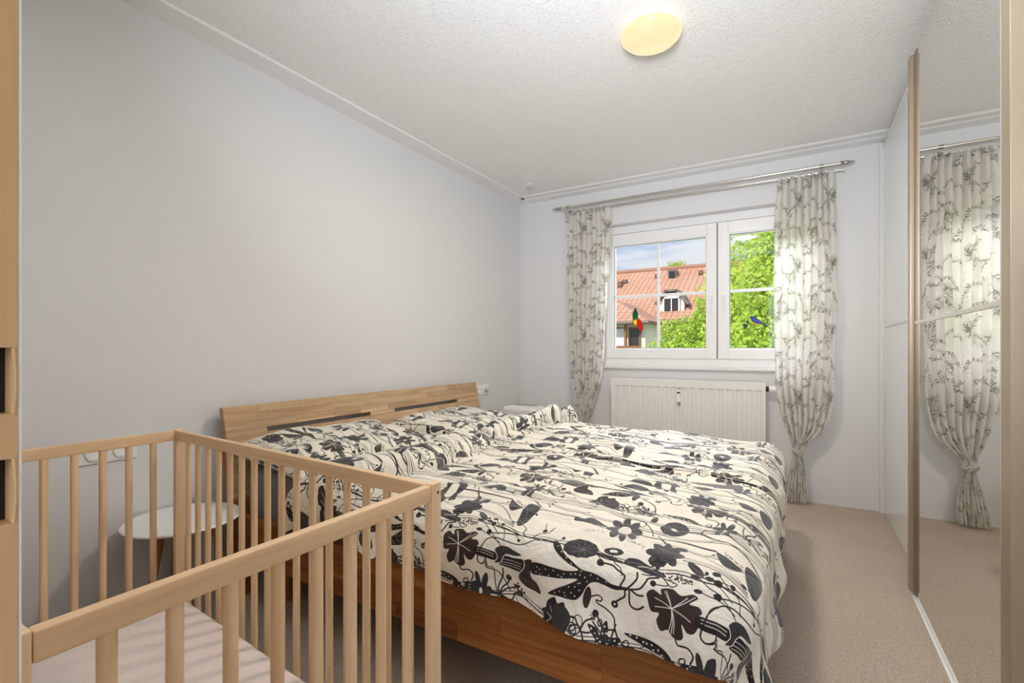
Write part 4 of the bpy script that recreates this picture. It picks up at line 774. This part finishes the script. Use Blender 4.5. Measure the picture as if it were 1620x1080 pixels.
[2, 2, 12, -470, 1277], [2, 2, 12, -511, 1289], [2, 2, 12, -442, 1288], [2, 2, 12, -476, 1291], [2, 2, 12, -377, 1265], [2, 2, 12, -503, 1285], 
[2, 2, 12, -525, 1269], [2, 2, 12, -364, 1261], [2, 2, 12, -441, 1275], [2, 2, 12, -436, 1282], [2, 2, 12, -433, 1284], [2, 2, 12, -375, 1261], 
[2, 2, 12, -510, 1275], [2, 2, 12, -431, 1280], [2, 2, 12, -469, 1280], [2, 2, 12, -418, 1275], [2, 2, 12, -520, 1273], [2, 2, 12, -503, 1280], 
[2, 2, 12, -436, 1287], [2, 2, 12, -485, 1280], [2, 2, 12, -516, 1273], [2, 2, 12, -405, 1278], [2, 2, 12, -388, 1262], [2, 2, 12, -502, 1278], 
[2, 2, 12, -430, 1280], [2, 2, 12, -375, 1264], [2, 2, 12, -448, 1289], [2, 2, 12, -462, 1289], [2, 2, 12, -362, 1261], [2, 2, 12, -402, 1282], 
[2, 2, 12, -400, 1272], [2, 2, 12, -501, 1269], [2, 2, 12, -352, 1252], [2, 2, 12, -530, 1278], [2, 2, 12, -449, 1277], [2, 2, 12, -412, 1282], 
[2, 2, 12, -447, 1282], [2, 2, 12, -410, 1279], [2, 2, 12, -414, 1273], [2, 2, 12, -488, 1285], [2, 2, 12, -376, 1267], [2, 2, 12, -378, 1264], 
[2, 2, 12, -516, 1276], [2, 2, 12, -367, 1257], [2, 2, 12, -385, 1269], [2, 2, 12, -484, 1285], [2, 2, 12, -532, 1278], [2, 2, 12, -498, 1280], 
[2, 2, 12, -483, 1274], [2, 2, 12, -452, 1288], [2, 2, 12, -440, 1283], [2, 2, 12, -496, 1286], [2, 2, 12, -395, 1268], [2, 2, 12, -404, 1271], 
[2, 2, 12, -442, 1287], [2, 2, 12, -485, 1288], [2, 2, 12, -350, 1255], [2, 2, 12, -399, 1270], [2, 2, 12, -469, 1284], [2, 2, 12, -495, 1278], 
[2, 2, 12, -395, 1266], [2, 2, 12, -395, 1273], [2, 2, 12, -475, 1273], [2, 2, 12, -410, 1276], [2, 2, 12, -436, 1285], [2, 2, 12, -405, 1280], 
[2, 2, 12, -445, 1276], [2, 2, 12, -465, 1277], [2, 2, 12, -515, 1285], [2, 2, 12, -426, 1270], [2, 2, 12, -510, 1282], [2, 2, 12, -412, 1281], 
[2, 2, 12, -509, 1277], [2, 2, 12, -406, 1271], [2, 2, 12, -394, 1269], [2, 2, 12, -473, 1285], [2, 2, 12, -505, 1272], [2, 2, 12, -482, 1286], 
[2, 2, 12, -374, 1267], [2, 2, 12, -413, 1277], [2, 2, 12, -452, 1281], [2, 2, 12, -349, 1260], [2, 2, 12, -392, 1266], [2, 2, 12, -498, 1283], 
[2, 2, 12, -460, 1291], [2, 2, 12, -414, 1276], [2, 2, 12, -381, 1265], [2, 2, 12, -384, 1265], [2, 2, 12, -470, 1282], [2, 2, 12, -513, 1272], 
[2, 2, 12, -397, 1280], [2, 2, 12, -410, 1264], [2, 2, 12, -453, 1289], [2, 2, 12, -523, 1282], [2, 2, 12, -399, 1271], [2, 2, 12, -379, 1261], 
[2, 2, 12, -154, 1345], [2, 2, 12, -156, 1343], [2, 2, 12, -144, 1336], [2, 2, 12, -138, 1333], [2, 2, 12, -155, 1345], [2, 2, 12, -166, 1352], 
[2, 2, 12, -139, 1329], [2, 2, 12, -168, 1352], [2, 2, 12, -132, 1330], [2, 2, 12, -152, 1340], [2, 2, 12, -154, 1339], [2, 2, 12, -128, 1328], 
[2, 2, 12, -129, 1325], [2, 2, 12, -160, 1349], [2, 2, 12, -152, 1335], [2, 2, 12, -164, 1340], [2, 2, 12, -164, 1345], [2, 2, 12, -139, 1328], 
[2, 2, 12, -158, 1341], [2, 2, 12, -161, 1339], [2, 2, 12, -161, 1344], [2, 2, 12, -142, 1333], [2, 2, 12, -156, 1344], [2, 2, 12, -140, 1330], 
[2, 2, 12, -149, 1337], [2, 2, 12, -146, 1337], [2, 2, 12, -129, 1334], [2, 2, 12, -139, 1328], [2, 2, 12, -156, 1337], [2, 2, 12, -140, 1326], 
[2, 2, 12, -161, 1343], [2, 2, 12, -135, 1324], [2, 2, 12, -167, 1356], [2, 2, 12, -128, 1329], [2, 2, 12, -143, 1331], [2, 2, 12, -131, 1336], 
[2, 2, 12, -162, 1338], [2, 2, 12, -128, 1326], [2, 2, 12, -166, 1342], [2, 2, 12, -139, 1332], [2, 2, 12, -130, 1325], [2, 2, 12, -140, 1327], 
[2, 2, 12, -161, 1344], [2, 2, 12, -167, 1346], [2, 2, 12, -132, 1326], [2, 2, 12, -165, 1344], [2, 2, 12, -137, 1328], [2, 2, 12, -162, 1347], 
[2, 2, 12, -153, 1334], [2, 2, 12, -150, 1341], [2, 2, 12, -155, 1339], [2, 2, 12, -126, 1328], [2, 2, 12, -155, 1340], [2, 2, 12, -143, 1333], 
[2, 2, 12, -152, 1340], [2, 2, 12, -151, 1338], [2, 2, 12, -145, 1331], [2, 2, 12, -142, 1332], [2, 2, 12, -152, 1338], [2, 2, 12, -140, 1328], 
[0, 2, 0, -570, 1313, -556, 1359, -528, 1376, -472, 1331, -504, 1314, -537, 1313], [1, 3, 12, -562, 1313, -525, 1338, -480, 1334], 
[0, 2, 0, -154, 1511, -156, 1498, -162, 1485, -170, 1480, -177, 1487, -181, 1500, -179, 1512, -172, 1517, -164, 1519, -157, 1518], 
[0, 2, 0, -170, 1434, -174, 1433, -179, 1439, -183, 1455, -185, 1479, -184, 1493, -180, 1495, -174, 1485, -170, 1467, -168, 1443], 
[0, 2, 0, -204, 1439, -205, 1451, -203, 1473, -199, 1492, -193, 1499, -188, 1492, -186, 1475, -188, 1450, -193, 1438, -200, 1435], 
[0, 2, 0, -220, 1500, -219, 1515, -212, 1523, -202, 1522, -194, 1515, -190, 1501, -192, 1488, -199, 1480, -208, 1480, -216, 1487], 
[0, 2, 0, -201, 1557, -196, 1558, -191, 1550, -187, 1536, -186, 1521, -188, 1508, -192, 1506, -197, 1517, -201, 1532, -203, 1547], 
[0, 2, 0, -165, 1553, -164, 1540, -167, 1524, -173, 1509, -179, 1502, -183, 1509, -185, 1524, -181, 1540, -176, 1552, -169, 1558], 
[0, 4, 0, -181, 1504, -181, 1499, -182, 1494, -183, 1491, -185, 1489, -187, 1490, -189, 1493, -190, 1498, -190, 1503, -190, 1508, -188, 1511, -186, 1512, -184, 1511, -182, 1508], 
[2, 2, 18, -314, 1534], 
[0, 2, 0, -506, 1534, -506, 1523, -511, 1510, -519, 1494, -529, 1483, -541, 1483, -553, 1492, -562, 1509, -564, 1526, -559, 1539, -549, 1549, -536, 1553, -523, 1551, -512, 1544], 
[1, 2, 24, -474, 1538, -474, 1532, -477, 1526, -483, 1522, -489, 1521, -495, 1524, -498, 1529, -498, 1535, -495, 1541, -490, 1546, -484, 1547, -478, 1544, -474, 1538], 
[1, 2, 40, -405, 1508, -449, 1523], [1, 2, 40, -405, 1508, -448, 1544], [1, 2, 40, -405, 1508, -440, 1560], [1, 2, 40, -405, 1508, -393, 1551], 
[1, 0, 30, -477, 1477, -460, 1440, -412, 1434, -390, 1425, -367, 1404, -358, 1381], 
[1, 0, 24, -389, 1425, -389, 1419, -390, 1413, -396, 1410, -401, 1409, -406, 1412, -409, 1417, -409, 1423, -407, 1429, -402, 1435, -397, 1435, -392, 1432, -389, 1425], 
[0, 2, 0, -370, 1488, -368, 1481, -369, 1472, -371, 1461, -373, 1451, -377, 1444, -381, 1443, -384, 1448, -386, 1458, -387, 1470, -385, 1480, -381, 1488, -377, 1493, -373, 1493], 
[1, 0, 26, -255, 1336, -297, 1331, -345, 1388], 
]
for b_, ph_, am_ in ((1.205, 0, .006), (1.318, 2, .009), (1.392, 4, .007), (1.437, 1, .008), (1.455, 1.2, .008), (1.505, 3, .006)):
    xs = np.linspace(-.9, -.9 + PA, 26); ys = b_ + am_ * np.sin((xs + .9) / PA * 2 * pi * 2 + ph_) + .5 * am_ * np.sin((xs + .9) / PA * 2 * pi * 5 + ph_)
    fl.line(list(zip(xs, ys)), .0034, 'G'); fl.line(list(zip(xs, ys + .0085)), .0022, 'G')
    for k in range(3, 26, 5):
        sg = 1 if k % 2 else -1; x_, y_ = xs[k], ys[k]
        fl.line(spl([(x_, y_), (x_ + .012, y_ + sg * .008), (x_ + .020, y_ + sg * .018)], 4), .002, 'B'); fl.dot(x_ + .021, y_ + sg * .019, .0045, 'B')
for row in ART:
    kind, ink, w_, q = 'pld'[row[0]], 'BNGHC'[row[1]], row[2] / 10, row[3:]
    pts = np.array(q, float).reshape(-1, 2) / 1000
    if kind == 'd': fl.dot(pts[0, 0], pts[0, 1], w_ / 1000, ink)
    elif kind == 'p': fl.poly(spl(pts, 5, True), ink)
    else: fl.line(spl(pts, 5), max(w_, 1.2) / 1000, ink)
flower_img = fl.image('flower_print')
def printed(key, rough=.62):
    m = M(key, (230, 220, 200), rough, spec=.3)
    uvn = m.new('UVMap'); ti = m.new('TexImage'); ti.image = flower_img; ti.extension = 'REPEAT'; mp = m.new('Mapping'); mp.inputs['Scale'].default_value = (1 / PA, 1 / PB, 1)
    m.l.new(uvn.outputs[0], mp.inputs[0]); m.l.new(mp.outputs[0], ti.inputs[0]); m.color(ti.outputs[0])
    v = m.coord((1, 2.2, 1)); n1 = m.noise(v, 9, 5, .55, 1.5); n2 = m.noise(v, 28, 3, .5, .8); ad = m.new('Math'); ad.operation = 'MULTIPLY_ADD'; ad.inputs[1].default_value = .3
    m.l.new(n2, ad.inputs[0]); m.l.new(n1, ad.inputs[2]); m.bump(ad.outputs[0], .55, .03)
    m.b.inputs['Sheen Weight'].default_value = .30; m.b.inputs['Sheen Roughness'].default_value = .45; m.b.inputs['Coat Weight'].default_value = .12; m.b.inputs['Coat Roughness'].default_value = .42
    MAT[key] = m.m; return m.m
printed('flowered_cotton')
def vnoise(x,y,seed,per=64):
    rg=np.random.RandomState(seed);g=rg.rand(per,per)
    xi=np.floor(x).astype(int);yi=np.floor(y).astype(int);fx=x-xi;fy=y-yi
    fx=fx*fx*(3-2*fx);fy=fy*fy*(3-2*fy)
    a=g[xi%per,yi%per];b=g[(xi+1)%per,yi%per];c=g[xi%per,(yi+1)%per];d_=g[(xi+1)%per,(yi+1)%per]
    return (a*(1-fx)+b*fx)*(1-fy)+(c*(1-fx)+d_*fx)*fy-.5
def sm(t): t=np.clip(t,0,1);return t*t*(3-2*t)
XE,YN,YF=-.175,1.265,3.03
RB=.1
def bend(s):
    """cloth over an edge: s metres past the edge -> outward, drop"""
    q=RB*np.pi/2;s1=np.clip(s,0,q)
    return RB*np.sin(s1/RB), RB*(1-np.cos(s1/RB))+np.maximum(s-q,0)
def duvet_surface(A,B,which):
    """A,B cloth coordinates in metres (equal to world x,y on the flat top)"""
    if which=='near':
        xc=np.interp(B,[.95,1.2,1.45,1.65,2.25],[-1.58,-1.44,-1.31,-1.30,-1.42])
        rx=.105;rz=.043+0*B
    else:
        xc=np.interp(B,[2.05,2.3,2.9,3.3],[-1.45,-1.43,-1.33,-1.27])
        rx=.055;rz=np.interp(B,[2.1,2.6,2.9,3.1],[.034,.045,.066,.06])
    Lh=np.pi*np.sqrt((rx**2+rz**2)/2)
    t=np.maximum(xc-A,0);ph=t/Lh*np.pi
    x=np.where(A>xc,A,xc-rx+rx*np.cos(ph)); zr=np.where(A>xc,0,rz*1.7*np.sin(np.minimum(ph,np.pi*1.25)))
    # a little flap beyond the roll slides under it
    ea=np.maximum(A-XE,0)
    eb=np.maximum(YN-B,0) if which=='near' else np.maximum(B-YF,0)
    sgn=-1 if which=='near' else 1
    s=np.hypot(ea,eb)+1e-9
    o,dr=bend(s)
    X=np.where(ea>0,XE+o*ea/s,x);Y=np.where(eb>0,(YN if which=='near' else YF)+sgn*o*eb/s,B)
    top=.588
    puff=.018*np.sin(np.clip((B-1.2)/.92,0,1)*np.pi) if which=='near' else .02*np.sin(np.clip((B-2.1)/.95,0,1)*np.pi)+.006
    w=(vnoise(A*3+7,B*13,1)*.024+vnoise(A*6+2*B,B*26+2.5*A,2)*.015+vnoise(A*9-3*B,B*40+4*A,12)*.006+vnoise(A*14,B*14,3)*.007+vnoise(A*2.2,B*4,4)*.022)
    hang=sm(s/.1)
    # rumples of the bunched head fold
    roll=sm((xc+.06-A)/.08)
    w=w*(1-.3*hang)+roll*(vnoise(A*22,B*30,5)*.016+vnoise(A*8,B*16,6)*.02)
    slope=-.03*sm((A+.9)/.8)
    Z=top+zr+puff*(1-hang)+slope-dr+w*(1-hang)
    # folds of the hanging hem
    hem=np.maximum(s-.1,0)
    fold=(.020*np.sin(A*17+B*3+1)+.015*np.sin((B-A*.4)*21+2)+.02*vnoise(A*9,B*9,8))*np.clip(hem/.12,0,1.3)
    X=X+np.where(ea>0,(fold*.7-.06*hem)*ea/s,0)+.01*hang*(ea>0)
    Y=Y+np.where(eb>0,sgn*(fold*.8+.004)*eb/s,0)
    Z=Z+hang*vnoise(A*5,B*5,9)*.012
    return X,Y,Z
def grid(which,n=1):
    if which=='near': a0,a1,b0,b1=-1.66,.15,1.045,2.17
    else: a0,a1,b0,b1=-1.66,.12,2.10,3.22
    na=int((a1-a0)/.008/n);nb=int((b1-b0)/.008/n)
    S,T=np.meshgrid(np.linspace(0,1,na),np.linspace(0,1,nb),indexing='ij')
    B=b0+(b1-b0)*T
    if which=='near': a_lo=np.interp(B,[.95,1.2,1.45,1.65,2.25],[-1.58,-1.44,-1.31,-1.30,-1.42])-.105*3.2; B=B-(.058*S-.02*S**6)*(1-T)+.014*np.sin(S*9)*(1-T)**8
    else:
        a_lo=np.interp(B,[2.05,2.3,2.9,3.3],[-1.45,-1.43,-1.33,-1.27])-.19
        B=B-.02*(1-T)**6*np.sin(S*5+1)
    A=a_lo+(a1-a_lo)*S
    return A,B,duvet_surface(A,B,which)

def duvet(which, label):
    A, B, (X, Y, Z) = grid(which)
    t = thing('duvet', (-.8, 1.6 if which == 'near' else 2.6, .57), label, 'duvet')
    uv = np.stack([A, B], -1).reshape(-1, 2)
    # top cloth and its underside, joined round the hem
    na, nb = A.shape; N = na * nb
    mb = MB().grid(X, Y, Z)
    me_n = np.zeros((na, nb, 3)); du = np.stack([np.gradient(q, axis=0) for q in (X, Y, Z)], -1); dv = np.stack([np.gradient(q, axis=1) for q in (X, Y, Z)], -1)
    nn = np.cross(du, dv); nn /= np.linalg.norm(nn, axis=-1, keepdims=True) + 1e-9
    th = .006
    mb2 = MB().grid(X - nn[..., 0] * th, Y - nn[..., 1] * th, Z - nn[..., 2] * th)
    mb.add(mb2.v, [f[::-1] for f in mb2.f])
    I = np.arange(N).reshape(na, nb); rim = list(I[0, :]) + list(I[1:, -1]) + list(I[-1, -2::-1]) + list(I[-2:0:-1, 0])
    mb.f += [(int(a), int(b), int(b) + N, int(a) + N) for a, b in zip(rim, rim[1:] + rim[:1])]
    build('cover', mb, MAT['flowered_cotton'], t, uv=np.vstack([uv, uv]), recalc=False)
duvet('near', 'flowered duvet on the near half of the bed, head end folded back')
duvet('far', 'flowered duvet on the window half of the bed, head end rolled up')
def pillow(cx_, cy_, cz, sx, sy, th, tilt_, yaw_, off_, seed, label):
    t = thing('pillow', (cx_, cy_, cz), label, 'pillow')
    n = 70; U, V = np.meshgrid(np.linspace(-1, 1, n), np.linspace(-1, 1, n), indexing='ij')
    pinch = 1 - .07 * (1 - np.abs(V) ** 2) * np.abs(U) ** 3; pinch2 = 1 - .07 * (1 - np.abs(U) ** 2) * np.abs(V) ** 3
    x = U * sx / 2 * pinch; y = V * sy / 2 * pinch2
    prof = (np.clip(1 - U ** 4, 0, 1) * np.clip(1 - V ** 4, 0, 1)) ** .42
    w = vn(U * 3 + 9, V * 3, seed) * .05 + vn(U * 7, V * 9, seed + 1) * .02
    zt = th * prof * (1 + w * 4) + w * prof * .3; zb_ = -th * .55 * prof
    R = Matrix.Rotation(yaw_, 3, 'Z') @ Matrix.Rotation(tilt_, 3, 'Y')
    mb = MB()
    for zz, flip in ((zt, 0), (zb_, 1)):
        g = MB().grid(x, y, zz); g.v = [tuple(R @ Vector(v)) for v in g.v]; mb.add(g.v, [f[::-1] for f in g.f] if flip else g.f)
    uv = np.stack([U * sx / 2 + off_[0], V * sy / 2 + off_[1]], -1).reshape(-1, 2)
    bm_v = mb
    o = build('pillowcase', bm_v, MAT['flowered_cotton'], t, uv=np.vstack([uv, uv]), recalc=False, local=True)
pillow(-1.915, 1.63, .606, .56, .84, .084, radians(5), radians(-3), (.20, .33), 51, 'flowered pillow against the headboard on the near half of the bed')
pillow(-1.915, 2.57, .602, .56, .86, .070, radians(4), radians(3), (.02, .12), 61, 'flowered pillow against the headboard on the window half of the bed')

# ------------------------------------------------------------------ outside: house, trees, ground
m = M('grass_ground', (110, 150, 60), .9); v = m.coord(); m.color(m.ramp(m.noise(v, 2, 6), [(.3, (80, 120, 40)), (.7, (140, 175, 80))])); MAT['grass'] = m.m
tag(build('lawn', MB().box(-60, 60, 5, 70, -4.2, -4.1), MAT['grass'], smooth=False), kind='structure')
m = M('roof_tiles', (222, 150, 126), .8); tcn = m.new('TexCoord'); bk = m.new('TexBrick'); bk.inputs['Scale'].default_value = 1
bk.inputs['Brick Width'].default_value = .24; bk.inputs['Row Height'].default_value = .30; bk.inputs['Mortar Size'].default_value = .028; bk.offset = 0
bk.inputs['Color1'].default_value = s2l((212, 162, 134)); bk.inputs['Color2'].default_value = s2l((198, 144, 116)); bk.inputs['Mortar'].default_value = s2l((136, 92, 72))
m.l.new(tcn.outputs['UV'], bk.inputs['Vector']); n_ = m.noise(m.coord(), .7, 4)
m.color(m.mix(.35, bk.outputs[0], m.ramp(n_, [(.3, (204, 152, 124)), (.7, (224, 188, 166))]))); MAT['roof_tiles'] = m.m
simple('dark_window', (60, 56, 52), .2); simple('gutter', (120, 96, 84), .5); simple('slate_grey', (120, 116, 112), .7); simple('cladding', (150, 128, 112), .7)
hs = thing('house', (-4, 24, -4.1), 'white house with a red tiled roof and a small dormer, across the garden', 'house')
def roof(name, quad_, parent, mat='roof_tiles', th=.12):
    P = [Vector(p) for p in quad_]; n = (P[1] - P[0]).cross(P[3] - P[0]).normalized()
    if n.z < 0: n = -n
    vs = [tuple(p) for p in P] + [tuple(p - n * th) for p in P]
    L1 = (P[1] - P[0]).length; L2 = (P[3] - P[0]).length; s0 = 0
    e1 = (P[1] - P[0]).normalized(); e2 = n.cross(e1)
    uv = [((p - P[0]).dot(e1), (p - P[0]).dot(e2)) for p in P] * 2
    return build(name, MB().add(vs, [(0, 1, 2, 3), (7, 6, 5, 4), (0, 4, 5, 1), (1, 5, 6, 2), (2, 6, 7, 3), (3, 7, 4, 0)]), MAT[mat], parent, smooth=False, uv=uv)
build('walls', MB().box(-16, 7, 21.6, 30.4, -4.1, 2.5), MAT['outside_wall'], hs, smooth=False)
rf = roof('main_roof', [(-16.5, 21.0, 2.35), (7.5, 21.0, 2.35), (7.5, 26.0, 5.25), (-16.5, 26.0, 5.25)], hs)
roof('rear_roof', [(-16.5, 26.0, 5.25), (7.5, 26.0, 5.25), (7.5, 31.0, 2.35), (-16.5, 31.0, 2.35)], hs)
build('ridge_tiles', MB().tube([(-16.5, 26.0, 5.27), (7.5, 26.0, 5.27)], .13, 8), MAT['roof_tiles'], rf, uv=[(0, 0)] * 16)
build('gutter', MB().tube([(-16.5, 20.95, 2.24), (7.5, 20.95, 2.24)], .10, 8), MAT['gutter'], hs)
# roof hatch, small vents
build('roof_hatch', MB().box(-5.72, -5.32, 24.9, 25.5, 4.55, 5.03), MAT['slate_grey'], rf, smooth=False)
build('roof_hatch_opening', MB().box(-5.66, -5.38, 24.86, 24.9, 4.62, 4.96), MAT['dark'], rf, smooth=False)
for x, y, z in ((-9.4, 24.9, 4.72), (-8.05, 24.6, 4.54), (-7.85, 24.75, 4.62), (-8.0, 24.35, 4.40), (-4.2, 25.1, 4.85), (-6.3, 25.1, 4.84), (-9.9, 24.2, 4.32)):
    build('roof_vent', MB().box(x - .10, x + .10, y - .15, y + .1, z - .12, z + .06), MAT['gutter'], rf, smooth=False)
# dormer
dm = build('dormer', MB().prism([(-5.35, 2.7), (-4.30, 2.7), (-4.30, 3.15), (-4.55, 3.45), (-5.10, 3.45), (-5.35, 3.15)], 'y', 21.7, 24.0), MAT['outside_wall'], hs, smooth=False)
for q in ([(-5.55, 21.5, 3.08), (-5.55, 24.4, 3.08), (-5.08, 24.4, 3.66), (-5.08, 21.5, 3.66)], [(-4.57, 21.5, 3.66), (-4.57, 24.4, 3.66), (-4.08, 24.4, 3.02), (-4.08, 21.5, 3.02)], [(-5.08, 21.5, 3.66), (-5.08, 24.4, 3.66), (-4.57, 24.4, 3.66), (-4.57, 21.5, 3.66)]): roof('dormer_roof', q, dm, 'slate_grey', .08)
build('dormer_window', MB().box(-5.15, -4.5, 21.64, 21.7, 2.75, 3.30), MAT['dark_window'], dm, smooth=False)
build('window_frame', MB().box(-5.18, -5.12, 21.6, 21.68, 2.72, 3.33).box(-4.53, -4.47, 21.6, 21.68, 2.72, 3.33).box(-5.18, -4.47, 21.6, 21.68, 3.28, 3.34).box(-4.84, -4.80, 21.6, 21.68, 2.72, 3.33), MAT['upvc'], dm, smooth=False)
# side wing with its own hip roof, nearer to us
wg = build('side_wing', MB().box(-12, -4.95, 18.0, 22, -4.1, 2.15), MAT['outside_wall'], hs, smooth=False)
roof('wing_roof', [(-12.5, 17.5, 2.12), (-4.72, 17.5, 2.12), (-6.6, 19.6, 3.10), (-12.5, 19.6, 3.10)], wg)
roof('wing_roof', [(-4.72, 17.5, 2.12), (-4.72, 22.0, 2.12), (-6.6, 22.0, 3.10), (-6.6, 19.6, 3.10)], wg)
build('wing_gutter', MB().tube([(-12.5, 17.45, 2.05), (-4.70, 17.45, 2.05), (-4.68, 21.5, 2.05)], .07, 8), MAT['gutter'], wg)
for x0, x1, pm in ((-7.0, -6.3, 'upvc'), (-6.12, -5.68, 'upvc'), (-5.56, -5.12, 'dark_window')):
    f_ = build('window', MB().box(x0, x0 + .05, 17.93, 18.02, 1.2, 1.9).box(x1 - .05, x1, 17.93, 18.02, 1.2, 1.9).box(x0, x1, 17.93, 18.02, 1.86, 1.91), MAT['outside_wood'], wg, smooth=False)
    build('pane', MB().box(x0 + .05, x1 - .05, 17.97, 18.0, 1.2, 1.86), MAT[pm], f_, smooth=False)
build('wooden_post', MB().box(-5.66, -5.58, 17.70, 17.80, -.3, 2.1), MAT['outside_wood'], wg, smooth=False)
for k in range(3): build('balcony_board', MB().box(-7.6, -5.06, 17.72, 17.76, .72 + k * .17, .87 + k * .17), MAT['outside_wood'], wg, smooth=False)

def leafmat(key, c0, c1):
    m = M(key, c1, .6, spec=.3); n = m.noise(m.coord(), 1.6, 3, .6); gi = m.new('NewGeometry'); ri = m.ramp(gi.outputs['Random Per Island'], [(0, c0), (1, c1)])
    c = m.mix(.5, ri, m.ramp(n, [(.35, c0), (.65, c1)])); m.color(c)
    tl = m.new('BsdfTranslucent'); m.l.new(c, tl.inputs[0]); mx = m.new('MixShader'); mx.inputs[0].default_value = .45
    m.l.new(m.b.outputs[0], mx.inputs[1]); m.l.new(tl.outputs[0], mx.inputs[2]); m.l.new(mx.outputs[0], m.out.inputs[0]); MAT[key] = m.m
leafmat('maple_leaf', (150, 190, 50), (232, 244, 120)); simple('bark', (92, 78, 62), .9)
def tree(name, label, base, blobs, n, size, seed, mat='maple_leaf'):
    t = thing(name, base, label, 'tree', None); R = np.random.RandomState(seed)
    vol = np.array([b[3] * b[4] * b[5] for b in blobs]); ch = R.choice(len(blobs), n, p=vol ** .7 / (vol ** .7).sum()); B_ = np.array(blobs)[ch]
    d = R.randn(n, 3); d /= np.linalg.norm(d, axis=1, keepdims=True); rr_ = (R.rand(n) ** .28)[:, None]
    lump = 1 + .22 * np.sin(d[:, :1] * 7 + ch[:, None]) * np.sin(d[:, 1:2] * 8) + .15 * np.sin(d[:, 2:] * 11 + ch[:, None])
    C = B_[:, :3] + d * rr_ * B_[:, 3:6] * lump
    out_ = d + R.randn(n, 3) * .7 + [0, -.2, .5]; out_ /= np.linalg.norm(out_, axis=1, keepdims=True)
    a = np.cross(out_, R.randn(n, 3)); a /= np.linalg.norm(a, axis=1, keepdims=True); b = np.cross(out_, a); s = size * (R.rand(n) * .8 + .6)[:, None]
    # maple-like leaf: five points
    ring = [(-.5, 0), (-.1, .40), (.25, .16), (.62, 0), (.25, -.16), (-.1, -.40)]
    V = np.stack([C + a * s * p + b * s * q + out_ * s * (-.12 * (abs(q) * 2) ** 2) for p, q in ring], 1).reshape(-1, 3)
    F = [tuple(range(i * 6, i * 6 + 6)) for i in range(n)]
    mb = MB(); mb.v = [tuple(v) for v in V.tolist()]; mb.f = F
    o = build('foliage', mb, MAT[mat], t, smooth=False, recalc=False); tag(o, kind='stuff')
    q = MB(); top = Vector(blobs[0][:3]); b0_ = Vector(base)
    q.tube([b0_, b0_.lerp(top, .35) + Vector((.1, 0, 0)), b0_.lerp(top, .7), top + Vector((0, 0, blobs[0][5] * .5))], [.16, .13, .09, .03], 8)
    for bl in blobs:
        c = Vector(bl[:3]); st = b0_.lerp(top, .55)
        for k in range(3):
            e_ = c + Vector((R.randn() * bl[3] * .4, R.randn() * bl[4] * .4, abs(R.randn()) * bl[5] * .4)); q.tube([st, st.lerp(c, .6), e_], [.05, .035, .012], 6)
    build('trunk', q, MAT['bark'], t)
tree('maple_tree', 'tall bright green maple tree filling the right window sash', (-.5, 9.6, -4.1),
     [(-.45, 9.6, 1.9, 1.0, 1.2, 1.5), (-.75, 9.4, .8, .9, 1.1, 1.0), (.6, 9.8, 1.6, 1.1, 1.2, 1.5), (.2, 9.6, 3.2, .8, .9, .75), (-.2, 9.8, -1.0, 1.3, 1.3, 1.3), (1.6, 10, .8, 1.0, 1.1, 1.3)], 75000, .066, 1)
tree('lime_green_tree', 'bright green tree with a lower crown, seen through the left window sash', (-2.5, 13.8, -4.1),
     [(-2.54, 13.8, .97, 1.02, .9, 1.04), (-1.89, 13.7, 1.82, .6, .7, .78), (-1.80, 13.7, 2.99, .28, .4, .65), (-1.95, 13.8, .06, 1.04, 1.0, 1.2), (-3.0, 13.8, -.6, 1.04, .9, 1.04), (-1.67, 13.7, 2.27, .4, .5, .65)], 36000, .078, 2)
tree('distant_tree', 'dark twiggy treetop just above the roof ridge of the house', (-7.0, 33.0, -4.1), [(-7.0, 33.0, 6.4, .7, .7, .5)], 500, .14, 3)
